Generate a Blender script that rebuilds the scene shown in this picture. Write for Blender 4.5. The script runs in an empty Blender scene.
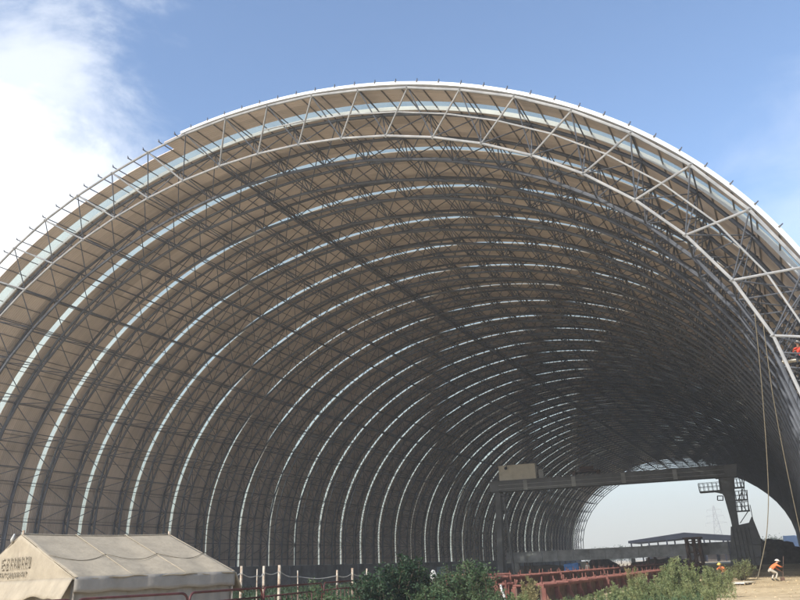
import bpy, bmesh, math, random
import numpy as np
from math import sin, cos, pi, radians, atan2, hypot
from mathutils import Vector, Matrix

HAZE = .00085
rng = np.random.default_rng(7)
random.seed(7)
scn = bpy.context.scene
COL = scn.collection

# ------------------------------------------------------------------ camera
FPX, PITCH, YAW, ROLL = 742.2266, 0.3485906, 0.4520755, -0.0420171
EYE = np.array([28.0584, 0.0, 1.65])
cy, sy, cp, sp, cr, sr = cos(YAW), sin(YAW), cos(PITCH), sin(PITCH), cos(ROLL), sin(ROLL)
_R = np.array([cy, sy, 0.0]); _F = np.array([-sy*cp, cy*cp, sp]); _U = np.array([sy*sp, -cy*sp, cp])
RIGHT = cr*_R + sr*_U; UP = -sr*_R + cr*_U; FWD = _F
def ray(x, y): return FWD + RIGHT*(x-400)/FPX + UP*(300-y)/FPX
def on_depth(x, y, d): return EYE + ray(x, y)*d
def on_height(x, y, z): v = ray(x, y); return EYE + v*(z-EYE[2])/v[2]
def on_plane(x, y, Y): v = ray(x, y); return EYE + v*Y/v[1]
def ground_at(x, Y):                          # point of the ground straight below column x at distance Y along the hall
    v = ray(x, 560); return np.array([EYE[0]+v[0]*Y/v[1], Y, 0.0])

cam_data = bpy.data.cameras.new('camera'); cam = bpy.data.objects.new('camera', cam_data); COL.objects.link(cam)
cam_data.sensor_width = 36.0; cam_data.lens = 36.0*FPX/800; cam_data.clip_start = 0.1; cam_data.clip_end = 6000
M = Matrix(((RIGHT[0], UP[0], -FWD[0], EYE[0]), (RIGHT[1], UP[1], -FWD[1], EYE[1]), (RIGHT[2], UP[2], -FWD[2], EYE[2]), (0, 0, 0, 1)))
cam.matrix_world = M
scn.camera = cam

# ------------------------------------------------------------------ materials
def nt(m): m.use_nodes = True; return m.node_tree.nodes, m.node_tree.links
def mat(name, col, rough=0.6, metal=0.0, var=0.15, scale=3.0, bump=0.0, bscale=40.0, col2=None, detail=4.0, spec=0.4, stretch=None):
    m = bpy.data.materials.new(name); N, L = nt(m); b = N['Principled BSDF']
    b.inputs['Roughness'].default_value = rough; b.inputs['Metallic'].default_value = metal
    b.inputs['Specular IOR Level'].default_value = spec
    tc = N.new('ShaderNodeTexCoord'); src = tc.outputs['Object']
    if stretch:
        mp = N.new('ShaderNodeMapping'); mp.inputs['Scale'].default_value = stretch; L.new(src, mp.inputs['Vector']); src = mp.outputs['Vector']
    no = N.new('ShaderNodeTexNoise'); no.inputs['Scale'].default_value = scale; no.inputs['Detail'].default_value = detail; no.inputs['Roughness'].default_value = 0.65
    L.new(src, no.inputs['Vector'])
    rp = N.new('ShaderNodeValToRGB'); L.new(no.outputs['Fac'], rp.inputs['Fac'])
    c1 = [max(0, c*(1-var)) for c in col]; c2 = list(col2) if col2 else [min(1, c*(1+var)) for c in col]
    rp.color_ramp.elements[0].position = 0.33; rp.color_ramp.elements[1].position = 0.67
    rp.color_ramp.elements[0].color = (*c1, 1); rp.color_ramp.elements[1].color = (*c2, 1)
    L.new(rp.outputs['Color'], b.inputs['Base Color'])
    if bump:
        n2 = N.new('ShaderNodeTexNoise'); n2.inputs['Scale'].default_value = bscale; n2.inputs['Detail'].default_value = 5; L.new(src, n2.inputs['Vector'])
        bp = N.new('ShaderNodeBump'); bp.inputs['Strength'].default_value = bump; bp.inputs['Distance'].default_value = 0.05
        L.new(n2.outputs['Fac'], bp.inputs['Height']); L.new(bp.outputs['Normal'], b.inputs['Normal'])
    return m

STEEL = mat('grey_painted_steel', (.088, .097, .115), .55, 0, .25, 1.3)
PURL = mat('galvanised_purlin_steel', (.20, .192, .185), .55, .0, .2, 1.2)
SUNLIT_STEEL = mat('steel_lightened_as_sunlit', (.26, .27, .28), .6, 0, .15, 1.1, col2=(.36, .36, .355))  # lighter copy of the frame steel: sunlight on the front arch put into the colour
FLASH = mat('white_flashing', (.62, .635, .65), .4, 0, .06, 0.7)
CONC = mat('stained_concrete', (.21, .225, .25), .9, 0, .3, 0.6, .3, 6)
CRANE = mat('crane_grey_paint', (.13, .135, .14), .5, 0, .25, 0.8)
CRANEW = mat('beige_sheet_housing', (.74, .69, .58), .6, 0, .12, 1.2)
BEAM = mat('weathered_beam_paint', (.36, .37, .37), .6, 0, .3, 0.9)
REDP = mat('red_oxide_paint', (.13, .042, .032), .8, 0, .3, 1.7, .2, 20, col2=(.22, .09, .068))
REDR = mat('dark_red_pipe_paint', (.09, .028, .026), .5, 0, .35, 5.0)
RUST = mat('rusty_dark_steel', (.10, .06, .045), .8, 0, .4, 3.0)
CANVAS = mat('canvas_cream', (.315, .27, .20), .92, 0, .12, 2.6, .25, 9)
CANVASW = mat('canvas_grey_wall', (.27, .25, .22), .92, 0, .14, 1.2, .3, 4)
INK = mat('faded_ink', (.278, .24, .178), .95, 0, .25, 9.0)
ROPE = mat('khaki_rope', (.17, .145, .10), .9, 0, .2, 8)
WOOD = mat('peeling_white_post', (.30, .19, .12), .85, 0, .1, 7.0, .3, 20, col2=(.52, .48, .39))
SACK = mat('white_woven_sack', (.42, .42, .40), .8, 0, .15, 5, .1, 12)
BLUE = mat('blue_tarpaulin', (.07, .27, .70), .5, 0, .25, 2.0, .5, 4)
SOIL = mat('dark_spoil', (.10, .085, .075), .95, 0, .4, 1.2, .8, 3)
DARKT = mat('dark_tarpaulin', (.03, .03, .035), .7, 0, .4, 1.5, .5, 3)
PALE = mat('pale_board', (.66, .64, .57), .8, 0, .2, 2)
HOARD = mat('blue_hoarding', (.34, .45, .62), .6, 0, .1, .5)
ROOFD = mat('dark_blue_sheet_roof', (.02, .023, .034), .95, 0, .2, .3, spec=.05)
BARK = mat('bark', (.11, .085, .06), .95, 0, .3, 6)
SKIN_ = mat('skin', (.42, .24, .16), .6, 0, .08, 6)
ORANGE = mat('orange_workwear', (.72, .20, .07), .85, 0, .15, 7)
REDC = mat('red_workwear', (.62, .07, .04), .85, 0, .15, 7)
WSHIRT = mat('white_shirt', (.76, .75, .72), .85, 0, .08, 7)
TROUS = mat('pale_trousers', (.46, .43, .37), .9, 0, .15, 6)
DTROUS = mat('dark_trousers', (.05, .055, .07), .9, 0, .2, 6)
YHELM = mat('yellow_helmet', (.82, .62, .16), .35, 0, .05, 6)
WHELM = mat('white_helmet', (.8, .78, .74), .35, 0, .05, 6)
SHOE = mat('black_boot', (.03, .03, .03), .6, 0, .1, 6)
HAIR = mat('black_hair', (.015, .012, .01), .5, 0, .2, 20)

def leafmat(name, a, b, scale=2.2):
    m = bpy.data.materials.new(name); N, L = nt(m); N.remove(N['Principled BSDF']); out = N['Material Output']
    tc = N.new('ShaderNodeTexCoord'); no = N.new('ShaderNodeTexNoise'); no.inputs['Scale'].default_value = scale; no.inputs['Detail'].default_value = 5
    L.new(tc.outputs['Object'], no.inputs['Vector'])
    rp = N.new('ShaderNodeValToRGB'); rp.color_ramp.elements[0].position = .35; rp.color_ramp.elements[1].position = .65
    rp.color_ramp.elements[0].color = (*a, 1); rp.color_ramp.elements[1].color = (*b, 1); L.new(no.outputs['Fac'], rp.inputs['Fac'])
    d = N.new('ShaderNodeBsdfPrincipled'); d.inputs['Roughness'].default_value = .55; d.inputs['Specular IOR Level'].default_value = .25; L.new(rp.outputs['Color'], d.inputs['Base Color'])
    t = N.new('ShaderNodeBsdfTranslucent'); L.new(rp.outputs['Color'], t.inputs['Color'])
    mx = N.new('ShaderNodeMixShader'); mx.inputs[0].default_value = .25; L.new(d.outputs[0], mx.inputs[1]); L.new(t.outputs[0], mx.inputs[2]); L.new(mx.outputs[0], out.inputs['Surface'])
    return m
LEAF_DARK = leafmat('dark_green_leaves', (.014, .034, .018), (.04, .075, .035))
LEAF_MID = leafmat('mid_green_leaves', (.04, .08, .036), (.10, .145, .065))
LEAF_PALE = leafmat('pale_weed_leaves', (.12, .16, .065), (.27, .295, .135))
LEAF_DRY = leafmat('dry_weed_leaves', (.16, .16, .07), (.30, .26, .13))
LEAF_FAR = leafmat('far_tree_leaves', (.05, .07, .045), (.09, .11, .07), .4)

# ribbed cladding: sheets about 0.9 m wide with slightly different tone, fine ribs as bump
def cladding_material():
    m = bpy.data.materials.new('brown_ribbed_sheet'); N, L = nt(m); b = N['Principled BSDF']
    b.inputs['Roughness'].default_value = .6; b.inputs['Specular IOR Level'].default_value = .3
    tc = N.new('ShaderNodeTexCoord'); sep = N.new('ShaderNodeSeparateXYZ'); L.new(tc.outputs['Object'], sep.inputs[0])
    fl = N.new('ShaderNodeMath'); fl.operation = 'DIVIDE'; fl.inputs[1].default_value = .9; L.new(sep.outputs['Y'], fl.inputs[0])
    fo = N.new('ShaderNodeMath'); fo.operation = 'FLOOR'; L.new(fl.outputs[0], fo.inputs[0])
    zz = N.new('ShaderNodeMath'); zz.operation = 'DIVIDE'; zz.inputs[1].default_value = 6.5; L.new(sep.outputs['X'], zz.inputs[0])
    zf = N.new('ShaderNodeMath'); zf.operation = 'FLOOR'; L.new(zz.outputs[0], zf.inputs[0])
    cx_ = N.new('ShaderNodeCombineXYZ'); L.new(fo.outputs[0], cx_.inputs[0]); L.new(zf.outputs[0], cx_.inputs[1])
    wn = N.new('ShaderNodeTexWhiteNoise'); wn.noise_dimensions = '3D'; L.new(cx_.outputs[0], wn.inputs['Vector'])
    no = N.new('ShaderNodeTexNoise'); no.inputs['Scale'].default_value = .35; no.inputs['Detail'].default_value = 6; L.new(tc.outputs['Object'], no.inputs['Vector'])
    mp = N.new('ShaderNodeMapping'); mp.inputs['Scale'].default_value = (.12, 3.2, .12); L.new(tc.outputs['Object'], mp.inputs['Vector'])
    n3 = N.new('ShaderNodeTexNoise'); n3.inputs['Scale'].default_value = 1.0; n3.inputs['Detail'].default_value = 5; L.new(mp.outputs['Vector'], n3.inputs['Vector'])
    a0 = N.new('ShaderNodeMath'); a0.operation = 'MULTIPLY_ADD'; a0.inputs[1].default_value = .55; a0.inputs[2].default_value = -.275; L.new(n3.outputs['Fac'], a0.inputs[0])
    a1 = N.new('ShaderNodeMath'); a1.operation = 'ADD'; L.new(no.outputs['Fac'], a1.inputs[0]); L.new(a0.outputs[0], a1.inputs[1])
    ad = N.new('ShaderNodeMath'); ad.operation = 'MULTIPLY_ADD'; ad.inputs[1].default_value = .5; L.new(wn.outputs['Value'], ad.inputs[0]); L.new(a1.outputs[0], ad.inputs[2])
    rp = N.new('ShaderNodeValToRGB'); rp.color_ramp.elements[0].position = .35; rp.color_ramp.elements[1].position = 1.0
    rp.color_ramp.elements[0].color = (.47, .415, .375, 1); rp.color_ramp.elements[1].color = (.72, .635, .575, 1)
    L.new(ad.outputs[0], rp.inputs['Fac']); L.new(rp.outputs['Color'], b.inputs['Base Color'])
    wv = N.new('ShaderNodeTexWave'); wv.bands_direction = 'Y'; wv.inputs['Scale'].default_value = 1.75; L.new(tc.outputs['Object'], wv.inputs['Vector'])
    bp = N.new('ShaderNodeBump'); bp.inputs['Strength'].default_value = .5; bp.inputs['Distance'].default_value = .04; L.new(wv.outputs['Fac'], bp.inputs['Height']); L.new(bp.outputs['Normal'], b.inputs['Normal'])
    tr = N.new('ShaderNodeBsdfTranslucent'); L.new(rp.outputs['Color'], tr.inputs['Color']); mx = N.new('ShaderNodeMixShader'); mx.inputs[0].default_value = .105
    L.new(b.outputs[0], mx.inputs[1]); L.new(tr.outputs[0], mx.inputs[2]); L.new(mx.outputs[0], N['Material Output'].inputs['Surface'])
    return m
CLAD = cladding_material()
def daylight_material():
    m = bpy.data.materials.new('clear_daylight_sheet'); N, L = nt(m); N.remove(N['Principled BSDF']); out = N['Material Output']
    t = N.new('ShaderNodeBsdfTransparent'); t.inputs[0].default_value = (.74, .76, .73, 1)
    d = N.new('ShaderNodeBsdfTranslucent'); d.inputs[0].default_value = (.60, .66, .62, 1)
    tc = N.new('ShaderNodeTexCoord'); no = N.new('ShaderNodeTexNoise'); no.inputs['Scale'].default_value = .5; L.new(tc.outputs['Object'], no.inputs['Vector'])
    mr = N.new('ShaderNodeMapRange'); mr.inputs[3].default_value = .12; mr.inputs[4].default_value = .45; L.new(no.outputs['Fac'], mr.inputs[0])
    mx = N.new('ShaderNodeMixShader'); L.new(mr.outputs[0], mx.inputs[0]); L.new(t.outputs[0], mx.inputs[1]); L.new(d.outputs[0], mx.inputs[2]); L.new(mx.outputs[0], out.inputs['Surface'])
    return m
DAY = daylight_material()

def ground_material():
    m = bpy.data.materials.new('sandy_ground'); N, L = nt(m); b = N['Principled BSDF']; b.inputs['Roughness'].default_value = .95; b.inputs['Specular IOR Level'].default_value = .1
    tc = N.new('ShaderNodeTexCoord')
    n1 = N.new('ShaderNodeTexNoise'); n1.inputs['Scale'].default_value = .22; n1.inputs['Detail'].default_value = 8; n1.inputs['Roughness'].default_value = .7; L.new(tc.outputs['Object'], n1.inputs['Vector'])
    r1 = N.new('ShaderNodeValToRGB'); r1.color_ramp.elements[0].position = .36; r1.color_ramp.elements[1].position = .52
    r1.color_ramp.elements[0].color = (.40, .31, .20, 1); r1.color_ramp.elements[1].color = (.64, .525, .35, 1); L.new(n1.outputs['Fac'], r1.inputs['Fac'])
    n2 = N.new('ShaderNodeTexNoise'); n2.inputs['Scale'].default_value = 3.5; n2.inputs['Detail'].default_value = 8; L.new(tc.outputs['Object'], n2.inputs['Vector'])
    r2 = N.new('ShaderNodeValToRGB'); r2.color_ramp.elements[0].position = .3; r2.color_ramp.elements[1].position = .6; r2.color_ramp.elements[0].color = (.72, .7, .66, 1); r2.color_ramp.elements[1].color = (1, 1, 1, 1); L.new(n2.outputs['Fac'], r2.inputs['Fac'])
    mx = N.new('ShaderNodeMix'); mx.data_type = 'RGBA'; mx.blend_type = 'MULTIPLY'; mx.inputs[0].default_value = 1; L.new(r1.outputs['Color'], mx.inputs[6]); L.new(r2.outputs['Color'], mx.inputs[7]); L.new(mx.outputs[2], b.inputs['Base Color'])
    bp = N.new('ShaderNodeBump'); bp.inputs['Strength'].default_value = .7; bp.inputs['Distance'].default_value = .12; L.new(n2.outputs['Fac'], bp.inputs['Height']); L.new(bp.outputs['Normal'], b.inputs['Normal'])
    return m
GROUND = ground_material()

# ------------------------------------------------------------------ mesh building
class MB:
    """Collects prisms, boxes, tubes and free faces; build() links them as ONE mesh object."""
    def __init__(s): s.v = []; s.f = []; s.n = 0
    def add(s, V, F):
        V = np.asarray(V, float); s.v.append(V); o = s.n
        s.f.extend([tuple(int(i)+o for i in f) for f in F]); s.n += len(V)
    def bars(s, P, Q, r, n=6, caps=True):
        P = np.atleast_2d(np.asarray(P, float)); Q = np.atleast_2d(np.asarray(Q, float))
        d = Q-P; l = np.linalg.norm(d, axis=1, keepdims=True); l[l == 0] = 1; d = d/l
        ref = np.where(np.abs(d[:, 2:3]) > .9, np.array([[1., 0, 0]]), np.array([[0., 0, 1]]))
        u = np.cross(d, ref); u /= np.linalg.norm(u, axis=1, keepdims=True); w = np.cross(d, u)
        a = np.arange(n)*2*pi/n
        ring = (np.cos(a)[None, :, None]*u[:, None, :] + np.sin(a)[None, :, None]*w[:, None, :])*r
        V = np.concatenate([P[:, None, :]+ring, Q[:, None, :]+ring], 1)
        F = []
        for b in range(len(P)):
            o = b*2*n
            for i in range(n): F.append((o+i, o+(i+1) % n, o+n+(i+1) % n, o+n+i))
            if caps: F.append(tuple(o+i for i in range(n-1, -1, -1))); F.append(tuple(o+n+i for i in range(n)))
        s.add(V.reshape(-1, 3), F); return s
    def tube(s, pts, r, n=8):
        pts = np.asarray(pts, float); rr = np.broadcast_to(np.asarray(r, float), (len(pts),))
        V = []; F = []; t = np.gradient(pts, axis=0); t /= np.linalg.norm(t, axis=1, keepdims=True)
        ref = np.array([0, 0, 1.]) if abs(t[0][2]) < .9 else np.array([1., 0, 0])
        u = np.cross(t[0], ref); u /= np.linalg.norm(u)
        for i, p in enumerate(pts):
            u = u - t[i]*np.dot(u, t[i]); u /= np.linalg.norm(u); w = np.cross(t[i], u)
            for k in range(n): V.append(p+(u*cos(2*pi*k/n)+w*sin(2*pi*k/n))*rr[i])
        for i in range(len(pts)-1):
            for k in range(n): F.append((i*n+k, i*n+(k+1) % n, (i+1)*n+(k+1) % n, (i+1)*n+k))
        F.append(tuple(range(n-1, -1, -1))); F.append(tuple((len(pts)-1)*n+k for k in range(n)))
        s.add(V, F); return s
    def box(s, lo, hi, rz=0.0, at=(0, 0, 0), bev=0.0):
        lo = np.array(lo, float); hi = np.array(hi, float)
        if bev:
            bm = bmesh.new(); bmesh.ops.create_cube(bm, size=1)
            for v in bm.verts: v.co = Vector([(lo[i]+hi[i])/2+v.co[i]*(hi[i]-lo[i]) for i in range(3)])
            bmesh.ops.bevel(bm, geom=list(bm.edges), offset=bev, segments=2, affect='EDGES'); bm.verts.index_update()
            V = np.array([v.co[:] for v in bm.verts]); F = [tuple(v.index for v in f.verts) for f in bm.faces]; bm.free()
        else:
            V = np.array([[x, y, z] for x in (lo[0], hi[0]) for y in (lo[1], hi[1]) for z in (lo[2], hi[2])])
            F = [(0, 1, 3, 2), (4, 6, 7, 5), (0, 4, 5, 1), (2, 3, 7, 6), (0, 2, 6, 4), (1, 5, 7, 3)]
        c, k = cos(rz), sin(rz); V = np.stack([V[:, 0]*c-V[:, 1]*k, V[:, 0]*k+V[:, 1]*c, V[:, 2]], 1)+np.array(at)
        s.add(V, F); return s
    def hull(s, pts, F): s.add(pts, F); return s
    def prism(s, outline, depth):
        """outline: closed 3D polygon; depth: vector the copy is moved by."""
        A = np.asarray(outline, float); n = len(A); B = A+np.asarray(depth, float)
        F = [tuple(range(n-1, -1, -1)), tuple(range(n, 2*n))]+[(i, (i+1) % n, n+(i+1) % n, n+i) for i in range(n)]
        s.add(np.concatenate([A, B]), F); return s
    def balls(s, C, r):
        C = np.atleast_2d(C); o6 = np.array([[1, 0, 0], [-1, 0, 0], [0, 1, 0], [0, -1, 0], [0, 0, 1], [0, 0, -1]], float)
        f8 = [(0, 2, 4), (2, 1, 4), (1, 3, 4), (3, 0, 4), (2, 0, 5), (1, 2, 5), (3, 1, 5), (0, 3, 5)]
        V = (C[:, None, :]+o6[None]*r).reshape(-1, 3)
        s.add(V, [tuple(i+6*b for i in f) for b in range(len(C)) for f in f8]); return s
    def build(s, name, material, parent=None, smooth=False, origin=None):
        me = bpy.data.meshes.new(name); V = np.concatenate(s.v) if s.v else np.zeros((0, 3))
        org = np.zeros(3) if origin is None else np.asarray(origin, float)
        me.from_pydata((V-org).tolist(), [], s.f); me.materials.append(material)
        if smooth: me.polygons.foreach_set('use_smooth', [True]*len(me.polygons))
        bm = bmesh.new(); bm.from_mesh(me); bmesh.ops.recalc_face_normals(bm, faces=bm.faces); bm.to_mesh(me); bm.free()
        o = bpy.data.objects.new(name, me); COL.objects.link(o); o.location = org
        if parent is not None: adopt(o, parent)
        return o
def adopt(o, parent):
    o.parent = parent; o.matrix_parent_inverse = Matrix.Translation(-Vector(world_loc(parent))) if not getattr(parent, 'rot0', 0) else parent.matrix_world.inverted()
def world_loc(o):
    v = Vector(o.location)
    return v
def tag(o, label=None, cat=None, group=None, kind=None):
    for k, v in (('label', label), ('category', cat), ('group', group), ('kind', kind)):
        if v: o[k] = v
    return o
def empty(name, loc, label, cat, group=None):
    o = bpy.data.objects.new(name, None); COL.objects.link(o); o.location = [float(c) for c in loc]; o.empty_display_size = .3
    return tag(o, label, cat, group)
def sub(o, parent):                      # a sub-part built in world coordinates (parent part has its origin at the world origin)
    o.parent = parent; return o

# ------------------------------------------------------------------ ground
g = MB(); xs = np.concatenate([[-2500, -600, -200], np.linspace(-80, 120, 101), [300, 700, 2500]]); ys = np.concatenate([[-1500, -300, -60], np.linspace(-20, 280, 151), [500, 1100, 3500]])
X, Y = np.meshgrid(xs, ys, indexing='ij'); Z = np.zeros_like(X)
for k in range(14):
    fx, fy, ph = rng.normal(0, .35, 2).tolist()+[rng.uniform(0, 6.28)]; Z += .018*np.sin(X*fx+Y*fy+ph)
Z[np.abs(X) > 300] = 0
V = np.stack([X, Y, Z], 2).reshape(-1, 3); ny = len(ys)
g.add(V, [(i*ny+j, (i+1)*ny+j, (i+1)*ny+j+1, i*ny+j+1) for i in range(len(xs)-1) for j in range(ny-1)])
tag(g.build('ground', GROUND, smooth=True), 'sandy bare ground of the building site', 'ground', kind='structure')

# ------------------------------------------------------------------ the hall: arched space frame
A_, H_, E_, ZC, ZB = 31.8773, 23.6091, 1.97552, 5.894, 2.8
Y0, BAY, DS, DEP, FRAC = 32.127, 3.0, 3.32099, 2.2481, .1424
NB = 70
th = np.linspace(pi, 0, 1601); c_, s_ = np.cos(th), np.sin(th)
cxs = A_*np.sign(c_)*np.abs(c_)**(2/E_); czs = ZC+H_*np.abs(s_)**(2/E_)
low = np.linspace(ZB, ZC, 20)[:-1]
CX = np.concatenate([np.full(19, -A_), cxs, np.full(19, A_)]); CZ = np.concatenate([low, czs, low[::-1]])
ARC = np.concatenate([[0], np.cumsum(np.hypot(np.diff(CX), np.diff(CZ)))]); MID = ARC[-1]/2
TX, TZ = np.gradient(CX), np.gradient(CZ); LL = np.hypot(TX, TZ); NX, NZ = -TZ/LL, TX/LL      # outward normal
def curve(s, off=0.0):
    s = np.asarray(s, float); x = np.interp(s, ARC, CX); z = np.interp(s, ARC, CZ); nx = np.interp(s, ARC, NX); nz = np.interp(s, ARC, NZ)
    return x+nx*off, z+nz*off
def P3(s, y, off=0.0):
    x, z = curve(s, off); return np.stack([x, np.broadcast_to(np.asarray(y, float), x.shape), z], -1)
i_all = np.arange(-20, 21)
so = MID+(i_all+FRAC)*DS; so = so[(so > .6) & (so < 2*MID-.6)]
S_OUT = np.concatenate([[0.0], so, [2*MID]])
S_IN = (S_OUT[1:]+S_OUT[:-1])/2; S_IN = np.concatenate([[0.0], S_IN[1:-1], [2*MID]])
hall = empty('steel_hall', (0, 137, 0), 'huge arched open-ended steel shed with brown cladding on a lattice frame', 'hall')
def part(mb, name, m, label=None, smooth=False):
    o = mb.build(name, m, None, smooth); o.parent = hall; o.matrix_parent_inverse = Matrix.Translation((0, -137, 0))
    if label: o['label'] = label
    return o
rows_o = [Y0+BAY*j for j in range(NB+1)]; rows_i = [Y0+BAY*(j+.5) for j in range(NB)]
for j, y in enumerate(rows_o):
    P = P3(S_OUT, y)+rng.normal(0, .02, (len(S_OUT), 3)); m = MB(); first = j == 0
    m.bars(P[:-1], P[1:], .08 if first else .105, 7, False); m.balls(P, .15)
    part(m, 'outer_arch', SUNLIT_STEEL if j < 1 else STEEL, 'pale sunlit-toned front arch chord of the hall mouth' if first else None)
for j, y in enumerate(rows_i):
    P = P3(S_IN, y, -DEP); m = MB(); m.bars(P[:-1], P[1:], .075 if j == 0 else .105, 7, False); m.balls(P, .15)
    part(m, 'inner_arch', SUNLIT_STEEL if j == 0 else STEEL, 'pale sunlit-toned lower chord of the front arch' if j == 0 else None)
for j, y in enumerate(rows_i):                      # pyramids: four bars from each inner joint
    In = P3(S_IN[1:-1], y, -DEP); m = MB()
    La, Lb = S_OUT[1:-2], S_OUT[2:-1]
    for yy in (y-BAY/2, y+BAY/2):
        if j == 0 and yy < y: continue
        m.bars(In, P3(La, yy), .037, 5, False); m.bars(In, P3(Lb, yy), .037, 5, False)
    part(m, 'web_bracing', STEEL)
In = P3(S_IN[1:-1], rows_i[0], -DEP); m = MB()
La, Lb = P3(S_OUT[1:-2], Y0), P3(S_OUT[2:-1], Y0); ap = int(np.argmin(np.abs(S_IN[1:-1]-(MID-2.0))))
for k in range(len(In)):
    a, b = (La[k], Lb[k]) if k < ap else (Lb[k], La[k])  # the sunlit-looking bar of each pair takes the lightened steel
    m = MB(); m.bars(In[k], a, .058, 6); part(m, 'front_bar', SUNLIT_STEEL, 'pale sunlit-toned slanting bar of the front arch')
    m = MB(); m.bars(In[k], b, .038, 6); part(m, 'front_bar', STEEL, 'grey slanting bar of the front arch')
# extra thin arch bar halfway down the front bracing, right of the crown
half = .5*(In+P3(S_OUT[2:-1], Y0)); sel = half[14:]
m = MB(); m.bars(sel[:-1], sel[1:], .045, 6, False); part(m, 'middle_arch_bar', SUNLIT_STEEL)
for s in S_OUT[1:-1]:
    a = P3(np.array([s]), Y0)[0]; b = a.copy(); b[1] = rows_o[-1]; m = MB(); m.bars(a, b, .036, 6, False); part(m, 'outer_tie', STEEL)
for s in S_IN[1:-1]:
    a = P3(np.array([s]), rows_i[0], -DEP)[0]; b = a.copy(); b[1] = rows_i[-1]; m = MB(); m.bars(a, b, .04, 6, False); part(m, 'inner_tie', STEEL)
# sheeting purlins on short cleats, their ends stand out past the front edge
PUR = np.arange(MID+FRAC*DS-38*DS/2.4, 2*MID-.2, DS/2.4); PUR = PUR[PUR > .3]
for s in PUR:
    x, z = curve(np.array([s]), .28); nx = np.interp(s, ARC, NX); nz = np.interp(s, ARC, NZ)
    a = np.array([x[0], Y0-.2, z[0]]); nrm = np.array([nx, 0, nz]); tan = np.array([nz, 0, -nx])
    m = MB(); q = [a-tan*.016-nrm*.04, a+tan*.016-nrm*.04, a+tan*.016+nrm*.04, a-tan*.016+nrm*.04]
    m.prism(q, (0, rows_o[-1]+.3-a[1], 0))
    part(m, 'purlin', PURL)
for s in PUR:
    a = P3(np.array([s]), Y0-.05, .28)[0]; b = P3(np.array([s]), Y0-.16, .46)[0]; m = MB(); m.bars(a, b, .028, 5); part(m, 'edge_stud', STEEL)
# white flashing along the front edge
sF = np.linspace(MID-3.2, 2*MID, 140)
m = MB(); ring = [P3(sF, Y0-.12, .12), P3(sF, Y0-.12, .30), P3(sF, Y0+.14, .30), P3(sF, Y0+.14, .12)]
V = np.stack(ring, 1).reshape(-1, 3); F = [(4*i+k, 4*i+(k+1) % 4, 4*i+4+(k+1) % 4, 4*i+4+k) for i in range(len(sF)-1) for k in range(4)]+[(0, 1, 2, 3), tuple(4*(len(sF)-1)+k for k in (3, 2, 1, 0))]
m.add(V, F); part(m, 'edge_flashing', FLASH)
# cladding bands and the daylight strips between them
def band(y0, y1, s0, s1, off=.33, thick=.05, n=64):
    s = np.linspace(s0, s1, n); R4 = [P3(s, y0, off), P3(s, y1, off), P3(s, y1, off+thick), P3(s, y0, off+thick)]
    V = np.stack(R4, 1).reshape(-1, 3); F = [(4*i+k, 4*i+(k+1) % 4, 4*i+4+(k+1) % 4, 4*i+4+k) for i in range(n-1) for k in range(4)]+[(3, 2, 1, 0), tuple(4*(n-1)+k for k in range(4))]
    m = MB(); m.add(V, F); return m
GAPW = {-2: .74, -1: .62, 0: .66, 1: .62, 2: .60, 3: .62, 4: .34, 5: .55, 6: .78, 7: .60, 8: .55, 9: .58, 10: .6, 11: .62, 12: .5, 13: .16, 14: .55, 15: .7, 16: .85, 17: .6, 18: .42, 19: .55, 20: .5, 21: .5, 22: .45, 23: .3, 24: .8, 25: .7, 26: .55, 27: .5, 28: .3, 29: .35, 30: .3, 31: .25, 32: .6}
GAPW = {n: w*(.85 if n < 0 else .68 if n < 8 else .85 if n < 16 else 1.2) for n, w in GAPW.items()}
GC = {n: 46.289+6*n+(.26 if n == -2 else 0) for n in GAPW}
sL = MID+(3-10+4.1424+FRAC-.2)*DS                   # front sheets left of here stop short of the edge
sSTEP = MID-2.35*DS+2.9
edges = []
y_start = Y0+.2
bands = []
for n in sorted(GAPW):
    bands.append((y_start, GC[n]-GAPW[n]/2)); y_start = GC[n]+GAPW[n]/2
for k, (a, b) in enumerate(bands):
    if k == 0:
        part(band(a, b, sSTEP, 2*MID), 'cladding_sheet', CLAD); part(band(a+.95, b, 0, sSTEP-.01), 'cladding_sheet', CLAD)
    else: part(band(a, b, 0, 2*MID), 'cladding_sheet', CLAD)
part(band(y_start, y_start+.7, 0, 2*MID), 'cladding_sheet', CLAD)
sE = np.linspace(0, 2*MID, 180); yE = GC[-2]+GAPW[-2]/2+.02
V = np.stack([P3(sE, yE-.03, .12), P3(sE, yE-.03, .375), P3(sE, yE+.06, .375), P3(sE, yE+.06, .12)], 1).reshape(-1, 3)
m = MB(); m.add(V, [(4*i+k, 4*i+(k+1) % 4, 4*i+4+(k+1) % 4, 4*i+4+k) for i in range(len(sE)-1) for k in range(4)]+[(0, 1, 2, 3), tuple(4*(len(sE)-1)+k for k in (3, 2, 1, 0))]); part(m, 'sheet_flashing', FLASH)
for n in sorted(GAPW):
    part(band(GC[n]-GAPW[n]/2-.06, GC[n]+GAPW[n]/2+.06, 0, 2*MID, .385, .012), 'skylight_strip', DAY)
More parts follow.
